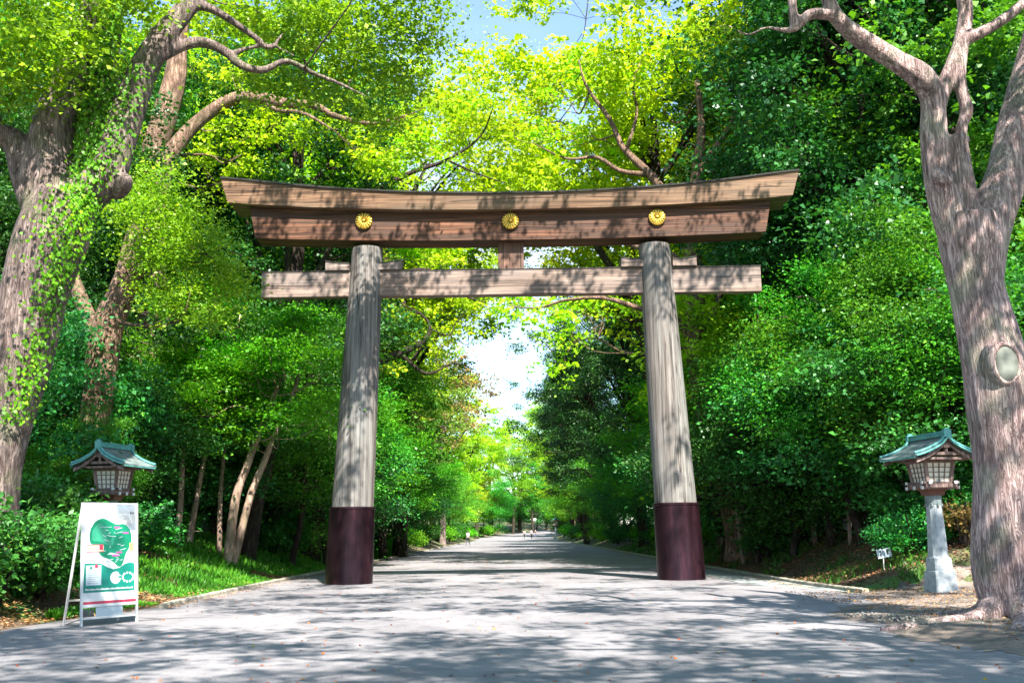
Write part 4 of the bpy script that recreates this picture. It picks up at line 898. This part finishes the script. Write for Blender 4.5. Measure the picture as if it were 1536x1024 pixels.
for k_, side, y in [('maple1', -1, 96), ('maple2', -1, 108), ('maple1', -1, 128), ('maple2', -1, 146), ('lime3', -1, 158), ('maple1', -1, 176), ('lime3', -1, 205), ('lime3', 1, 120), ('maple2', 1, 106), ('maple1', 1, 144), ('lime3', 1, 172), ('maple2', 1, 190), ('maple1', 1, 206), ('lime3', 1, 225), ('maple1', -1, 224)]:
    plant(k_, 'maple_tree' if k_[0] == 'm' else 'camphor_tree', bend(y)+side*(9.3 if k_[0] == 'm' else 10.5), y, 'small spreading tree close to the far part of the avenue on the %s side' % ('left' if side < 0 else 'right'), 'small trees by the far avenue', .95+.001*y)
# the rest of the wood: kinds nothing tells apart
gl = {
 'l': 'lime green forest tree standing further back in the wood', 'f': 'fresh green forest tree standing further back in the wood',
 'g': 'mid green forest tree standing further back in the wood', 'd': 'dark evergreen forest tree standing further back in the wood',
 's': 'low dark understorey tree in the shade of the wood', 'm': 'low layered green tree in the wood edge', 'o': 'olive coloured forest tree standing further back in the wood'}
gg = {'l': 'lime trees further back', 'f': 'fresh green trees further back', 'g': 'green trees further back', 'd': 'dark evergreens further back', 's': 'understorey trees in the wood', 'm': 'layered trees along the wood edge', 'o': 'olive trees further back'}
rest = [
 # left
 ('dark1', -30, 42, 1.2), ('green1', 40, 52, 1.25), ('dark1', 150, 48, 1.2), ('fresh1', 180, 66, 1.4), ('lime1', 330, 72, 1.45), ('green1', 380, 60, 1.35), ('lime1', 90, 75, 1.4), ('dark1', 260, 78, 1.4), ('dark1', 480, 66, 1.1), ('fresh1', 440, 90, 1.3), ('lime2', 535, 110, 1.25), ('dark1', 520, 88, 1.1), ('green1', 600, 135, 1.1), ('dark1', 560, 130, 1.2), ('fresh1', 640, 185, 1.05), ('green1', 662, 210, 1.0), ('lime1', 600, 180, 1.2), ('dark1', 690, 250, 1.0), ('green1', 0, 36, 1.0), ('dark1', 555, 165, 1.3), ('green1', 640, 240, 1.2),
 ('shade1', 20, 27, 1.1), ('shade1', 55, 30, .9), ('shade1', 185, 31.5, .9), ('shade1', 215, 33, 1.0), ('shade1', 265, 38, 1.1), ('shade1', 320, 41, 1.1), ('shade1', 372, 42, 1.1), ('shade1', 425, 42, 1.1), ('shade1', 468, 46, 1.1), ('shade1', 130, 38, 1.2), ('shade1', 60, 36, 1.2), ('shade1', 505, 52, 1.1), ('shade1', 555, 66, 1.0), ('shade1', 590, 78, 1.1), ('shade1', 615, 92, 1.0),
 ('maple2', 440, 39, .95), ('maple2', 490, 44, 1.0), ('maple1', 540, 54, 1.0), ('maple2', 575, 64, .95), ('maple1', 598, 74, .9), ('maple2', 625, 100, 1.0), ('maple1', 645, 120, 1.0), ('maple2', 660, 140, 1.0), ('maple1', 676, 165, .95), ('maple2', 690, 200, 1.0), ('maple2', 715, 240, 1.2), ('maple1', 750, 245, 1.1), ('shade1', 735, 236, 1.2), ('shade1', 770, 250, 1.3),
 # right
 ('dark1', 1120, 60, 1.3), ('dark1', 1040, 82, 1.1), ('green1', 1090, 72, 1.2), ('lime1', 1180, 78, 1.4), ('dark1', 1190, 52, 1.2), ('dark1', 1400, 40, 1.3), ('dark1', 1480, 34, 1.2), ('green1', 1450, 48, 1.4), ('dark1', 1540, 44, 1.3), ('lime1', 1330, 62, 1.45), ('dark1', 1260, 62, 1.4), ('green1', 1000, 105, 1.2), ('lime1', 1010, 130, 1.3), ('dark1', 880, 112, 1.0), ('fresh1', 868, 142, 1.1), ('dark1', 890, 160, 1.1), ('green1', 880, 200, 1.1), ('lime1', 850, 205, 1.05), ('dark1', 860, 255, 1.1), ('lime2', 1075, 98, 1.4), ('green1', 1560, 32, 1.1), ('dark1', 900, 240, 1.2), ('green1', 820, 275, 1.1),
 ('shade1', 1085, 41, 1.1), ('shade1', 1135, 37, 1.1), ('shade1', 1190, 34.5, 1.1), ('shade1', 1245, 33, 1.15), ('shade1', 1300, 31.5, 1.1), ('shade1', 1395, 30, 1.2), ('shade1', 1450, 29, 1.2), ('shade1', 1160, 45, 1.3), ('shade1', 1260, 42, 1.4), ('shade1', 1350, 38, 1.4), ('shade1', 1500, 27, 1.2), ('shade1', 1060, 52, 1.1), ('shade1', 1010, 62, 1.1), ('shade1', 975, 74, 1.0), ('shade1', 945, 86, 1.0),
 ('maple2', 1205, 38, 1.1), ('gnear1', 1290, 31, 1.05), ('gnear1', 1430, 27, .95), ('maple1', 1080, 47, 1.05), ('maple1', 1030, 56, 1.0), ('maple2', 995, 68, 1.0), ('maple1', 960, 80, 1.0), ('maple2', 935, 96, 1.0), ('maple2', 908, 115, 1.0), ('maple1', 888, 135, 1.0), ('maple2', 872, 158, 1.0), ('maple1', 862, 185, 1.1), ('maple1', 850, 215, 1.1), ('shade1', 830, 262, 1.2), ('maple2', 805, 268, 1.3),
]
for k_, px, Y, s_ in rest: tree_at(k_, px, Y, s_, gl[k_[0]], gg[k_[0]])
# trees of the same avenue behind the photographer: they shade the forecourt
for k_, x, y, s_ in (('spread1', 10.5, 4.0, 1.0), ('spread1', 13.5, -6, 1.05), ('spread1', 3.5, -8.5, 1.15), ('spread1', -8.0, 0.5, 1.2), ('spread1', 7.2, -2.5, 1.0)):
    plant(k_, 'camphor_tree', x, y, 'avenue tree standing behind the forecourt before the gate', 'trees behind the forecourt', s_)

# the far wood behind everything, one mass
g = np.random.RandomState(55); cl = []
for i in range(230):
    u = g.rand()
    if u < .40: x, y = -g.uniform(34, 60), g.uniform(60, 250)
    elif u < .80: x, y = g.uniform(36, 62), g.uniform(60, 250)
    else: x, y = g.uniform(-60, 75), g.uniform(300, 345)
    cl.append((x, y, g.uniform(1, 13), 5.5, 5.5, 4.5))
tag(link('far_woods', crown_mesh('far_woods', cl, 'shade', .9, 1.0, 20, 1.6, 9), None), 'dense dark far wood closing the gaps between the trunks', 'woods', None, 'stuff')
# ------------------------------------------------------------------ bushes
for kind, px, Y, s_, lab, grp in [
 ('bush1', -2, 18.4, 1.2, 'glossy bright leaved bush at the left frame edge, left of the map sign', 'bushes'),
 ('bush1', 66, 19.6, .78, 'glossy leaved bush between the left edge bush and the map sign', 'bushes'),
 ('bush1', 60, 23, 1.15, 'taller leafy bush at the foot of the ivy tree', 'bushes'),
 ('gnear1', 120, 26.3, .42, 'small layered tree hiding the foot of the leaning trunk', 'bushes'),
 ('bush2', 70, 22.5, .85, 'dark bush behind the left lantern and sign', 'bushes'),
 ('bush2', 130, 25, .8, 'dark bush left of the left lantern post', 'bushes'),
 ('bush2', 205, 28, .75, 'dark bush right of the left lantern', 'bushes'),
 ('red1', 1446, 24.6, .95, 'bush with reddish young leaves behind the right lantern post', 'bushes'),
 ('bush1', 1372, 25.6, .75, 'low green bush left of the right lantern post', 'bushes'),
 ('bush2', 1440, 26.4, .95, 'dark green bush between right lantern and forked tree', 'bushes'),
 ('bush2', 1395, 27, 1.05, 'dark bush behind the right lantern shaft', 'bushes'),
]: tree_at(kind, px, Y, s_, lab, grp, 'bush', name='bush')
g = np.random.RandomState(77)
for side in (-1, 1):
    y = 37 if side > 0 else 40
    while y < 235:
        e = xl(y)-1.3 if side < 0 else xr(y)+1.5
        plant('bush3' if g.rand() < .6 else 'bush2', 'bush', e+side*g.uniform(0, 1.3), y, 'low roadside bush on the bank along the %s side of the avenue' % ('left' if side < 0 else 'right'), 'roadside bushes', g.uniform(.5, .85)*(1+y/160), None, 'bush')
        y += g.uniform(2.5, 5)*(1+y/80)
for i in range(16):
    x = -g.uniform(11.5, 24); y = g.uniform(27, 48)
    if x > -.5*y-2: plant('bush2', 'bush', x, y, 'dark undergrowth bush on the shaded floor of the wood', 'undergrowth bushes', g.uniform(.6, 1.0), None, 'bush')
for i in range(18):
    x = g.uniform(12.5, 24); y = g.uniform(29, 48)
    if x < .5*y+2: plant('bush2', 'bush', x, y, 'dark undergrowth bush on the shaded floor of the wood', 'undergrowth bushes', g.uniform(.5, .9), None, 'bush')

# ------------------------------------------------------------------ grass, fallen leaves
gzv = np.vectorize(gz)
def blades(name, X, Y, ln, wd, mt, label, cat, lean=.45, seed=1):
    g = np.random.RandomState(seed); n = len(X); Z = gzv(X, Y)
    D = unit(np.stack([g.normal(size=n)*lean, g.normal(size=n)*lean, np.ones(n)], 1)); A = g.rand(n)*6.28
    N = unit(np.stack([np.cos(A), np.sin(A), .2*np.ones(n)], 1)); N = unit(N-D*(N*D).sum(1)[:, None])
    C = np.stack([X, Y, Z], 1)+D*(ln*.45)[:, None]
    o = link(name, leafmesh(name, C, D, N, ln, wd, np.clip(g.rand(n)*.8+.2*np.sin(X*1.3)*np.sin(Y*.9), 0, 1), mt)); return tag(o, label, cat, None, 'stuff')
g = np.random.RandomState(9)
def patch(n, xf, yr, cond):
    out = []
    Y = yr[0]+(yr[1]-yr[0])*g.rand(n)**1.5; X = xf(Y, g.rand(n)); k = cond(X, Y, g.rand(n)); return X[k], Y[k]
nz = lambda X, Y: np.sin(X*1.1+.5)*np.sin(Y*.6)+-.0+.6*np.sin(X*2.7-Y*1.1)+.4*np.sin(Y*2.3+X*.4)
Xa, Ya = patch(95000, lambda Y, u: -7.45-np.maximum(0, 22-Y)*.15-u**1.4*(7-2*(Y < 22)), (18.3, 75), lambda X, Y, r: (nz(X, Y)+.9+(-7.5-X)*.15 > r*.9-.1) & ~((Y < 21) & (X < -8.2)))
Ln = .10+.17*g.rand(len(Xa)); Ln *= np.clip((-7.35-Xa)/1.0, .35, 1.1)
blades('grass', Xa, Ya, Ln, .018+.022*g.rand(len(Xa))+Ya*.0006, 'grass', 'lush bright green grass covering the left bank', 'grass')
Xb, Yb = patch(30000, lambda Y, u: 7.7+np.clip((25-Y)*1.5, 0, 3.2)+u*6.5, (24, 80), lambda X, Y, r: (nz(X, Y+3)-.45+(Y > 42)*.9 > r*1.2-.5))
Ln = .08+.14*g.rand(len(Xb))
blades('grass', Xb, Yb, Ln, .014+.018*g.rand(len(Xb))+Yb*.0006, 'moss', 'short patchy grass on the right bank', 'grass', .6, 2)
def litter(name, X, Y, Z, ln, mt, label, seed, cat='fallen leaves'):
    g = np.random.RandomState(seed); n = len(X); A = g.rand(n)*6.28
    D = unit(np.stack([np.cos(A), np.sin(A), g.normal(size=n)*.25], 1)); N = unit(np.stack([g.normal(size=n)*.35, g.normal(size=n)*.35, np.ones(n)], 1)); N = unit(N-D*(N*D).sum(1)[:, None])
    return tag(link(name, leafmesh(name, np.stack([X, Y, Z], 1), D, N, ln, ln*.55, g.rand(n), mt)), label, cat, None, 'stuff')
X = -7.35-np.abs(g.normal(size=26000))*4.2; Y = 15.5+g.rand(26000)*24; X = X-np.maximum(0, 22-Y)*.15
litter('leaf_litter', X, Y, gzv(X, Y)+.012+.02*g.rand(len(X)), .05+.06*g.rand(len(X)), 'litter', 'brown fallen leaves covering the left bank', 3)
X = 7.5+g.rand(48000)*11; Y = 20+28*g.rand(48000)**1.2; k = X > np.array([xr(y) for y in Y])+.15*g.normal(size=len(Y)); X, Y = X[k], Y[k]
litter('leaf_litter', X, Y, gzv(X, Y)+.012+.02*g.rand(len(X)), .05+.06*g.rand(len(X)), 'litter', 'brown fallen leaves covering the right bank', 4)
X = 5.3+g.rand(6500)*8; Y = 10.5+g.rand(6500)*12.5; d_ = np.hypot(X-7.1, Y-14.6)
Z = np.array([soilz(a, b_) for a, b_ in zip(X, Y)])+.02*np.array([hn(a*3, b_*3) for a, b_ in zip(X, Y)])+.045
k = X > 5.9; litter('leaf_litter', X[k], Y[k], Z[k], .03+.05*g.rand(k.sum()), 'litter', 'scattered dry leaves and crumbs on the bare soil round the forked tree', 5)
X = -8+15*g.rand(900); Y = 8+46*g.rand(900)**1.5
litter('dropped_leaves', X, Y, np.full(len(X), .014), .035+.045*g.rand(len(X)), 'petal', 'few red and yellow leaves dropped on the path', 6)
for side in (-1, 1):
    n_ = 1500; Y = (21 if side < 0 else 25)+50*g.rand(n_)**1.4; X = side*7.15-side*np.abs(g.normal(size=n_))*.22
    litter('dropped_leaves', X, Y, np.full(n_, .016), .025+.035*g.rand(n_), 'litter', 'dry leaves gathered along the %s kerb' % ('left' if side < 0 else 'right'), 30+side)
n_ = 9000; Y = 8.5+24*g.rand(n_)**1.3; X = -8+16*g.rand(n_); k = (X > -7.1-np.maximum(0, 22-Y)*.15) & (X < 5.0+np.clip((Y-20)*.3, 0, 2))
litter('road_grit', X[k], Y[k], np.full(k.sum(), .010), .008+.016*g.rand(k.sum()), 'grit', 'fine dark grit and crumbs strewn over the path', 41, 'grit')
# pebbles of the rough corner of soil
mb = MB(); g2 = random.Random(4)
for i in range(900):
    x = g2.uniform(5.2, 7.6); y = g2.uniform(13.2, 17.8); s_ = g2.uniform(.006, .02); z = soilz(x, y)+.03
    if (x-6.6)**2+(y-15.5)**2 > 3.4: continue
    a = g2.uniform(0, 3); ring = lambda r_, zz: [(x+r_*math.cos(a+k*1.05)*g2.uniform(.8, 1.2), y+r_*math.sin(a+k*1.05)*g2.uniform(.8, 1.2), z+zz) for k in range(6)]
    mb.sweep([ring(s_, -.02), ring(s_*1.05, s_*.2), ring(s_*.55, s_*.6)])
tag(mb.build('gravel', 'grit', None, True), 'grey grit and pebbles at the edge of the soil patch', 'gravel', None, 'stuff')

# ------------------------------------------------------------------ people, far down the avenue
import bmesh
def skinmesh(name, V, E, Rr, mt, parent):
    bm_ = bmesh.new(); lay = bm_.verts.layers.skin.verify(); vs = [bm_.verts.new(v) for v in V]
    for v, r_ in zip(vs, Rr): v[lay].radius = r_ if isinstance(r_, tuple) else (r_, r_)
    vs[0][lay].use_root = True
    for a, b_ in E: bm_.edges.new((vs[a], vs[b_]))
    me = bpy.data.meshes.new(name); bm_.to_mesh(me); bm_.free(); o = link(name, me, mt, parent)
    md = o.modifiers.new('skin', 'SKIN'); md.use_smooth_shade = True
    s_ = o.modifiers.new('sub', 'SUBSURF'); s_.levels = 1; s_.render_levels = 2
    return o
def person(x, y, rz, label, shirt, trousers, h=1.66, stride=.24):
    k = h/1.72; t = empty('person', (x, y, gz(x, y) if abs(x-bend(y)) > 7.2 else prof(y)+.004), label, 'person', 'people walking on the avenue', rz); t.scale = (k, k, k)
    st = stride
    hip, kn1, an1, kn2, an2 = (0, 0, .93), (-.10, -st*.7, .50), (-.10, -st, .09), (.10, st*.15, .50), (.10, st, .11)
    V = [hip, (0, 0, 1.15), (0, 0, 1.40), (0, 0, 1.50), (0, -.01, 1.60), (0, -.015, 1.68), (-.10, 0, .90), kn1, an1, (-.10, -st-.13, .035), (.10, 0, .90), kn2, an2, (.10, st-.13, .035),
         (-.17, 0, 1.42), (-.235, .06, 1.16), (-.24, -.02+.12, .92), (-.24, .06, .83), (.17, 0, 1.42), (.235, -.04, 1.16), (.24, -.14, .94), (.24, -.17, .86)]
    E = [(0, 1), (1, 2), (2, 3), (3, 4), (4, 5), (0, 6), (6, 7), (7, 8), (8, 9), (0, 10), (10, 11), (11, 12), (12, 13), (2, 14), (14, 15), (15, 16), (16, 17), (2, 18), (18, 19), (19, 20), (20, 21)]
    Rr = [(.14, .10), (.12, .09), (.14, .09), .05, .085, .075, .085, .058, .04, .035, .085, .058, .04, .035, .05, .04, .03, .025, .05, .04, .03, .025]
    skinmesh('body', V, E, Rr, 'skin', t)
    skinmesh('shirt', [V[0], V[1], V[2], V[14], V[15], V[18], V[19], (0, 0, 1.47)], [(0, 1), (1, 2), (2, 3), (3, 4), (2, 5), (5, 6), (2, 7)], [(.165, .125), (.15, .115), (.165, .11), .07, .055, .07, .055, .06], shirt, t)
    skinmesh('trousers', [(0, 0, .93), (-.10, 0, .86), kn1, (an1[0], an1[1], .14), (.10, 0, .86), kn2, (an2[0], an2[1], .16)], [(0, 1), (1, 2), (2, 3), (0, 4), (4, 5), (5, 6)], [(.16, .12), .105, .078, .06, .105, .078, .06], trousers, t)
    mb = MB(); mb.sweep([[(r_*math.cos(a)*.95, yy+r_*math.sin(a)*1.1, z) for a in [2*math.pi*j/12 for j in range(12)]] for r_, yy, z in ((.085, .045, 1.56), (.105, .03, 1.63), (.10, .015, 1.70), (.06, .0, 1.755), (.01, 0, 1.77))]); mb.build('hair', 'hair', t, True)
    for q in (V[9], V[13]):
        mb = MB(); mb.sweep([[(q[0]+sx*w_, q[1]+yy, q[2]-.03+z) for sx, z in ((-1, 0), (1, 0), (1, hh), (-1, hh))] for yy, w_, hh in ((-.05, .03, .05), (0, .045, .075), (.13, .042, .10), (.18, .03, .08))]); mb.build('shoe', 'shoes', t, True)
    return t
person(-5.57, 123, R(150), 'person in a white top and dark shorts walking alone at the left path edge', 'shirt_white', 'trousers_dark')
person(3.2, 195, R(10), 'person in a grey top and dark trousers walking in the middle distance', 'shirt_grey', 'trousers_dark', 1.7)
person(4.1, 201, R(0), 'person in dark clothes just right of the one in the grey top', 'trousers_dark', 'trousers_blue', 1.62)
person(8.5, 178, R(20), 'person in a pale top right of the far white lantern post', 'shirt_white', 'trousers_blue', 1.6)
person(1.9, 199, R(190), 'person in a pink top left of the one in the grey top', 'shirt_pink', 'trousers_dark', 1.6)
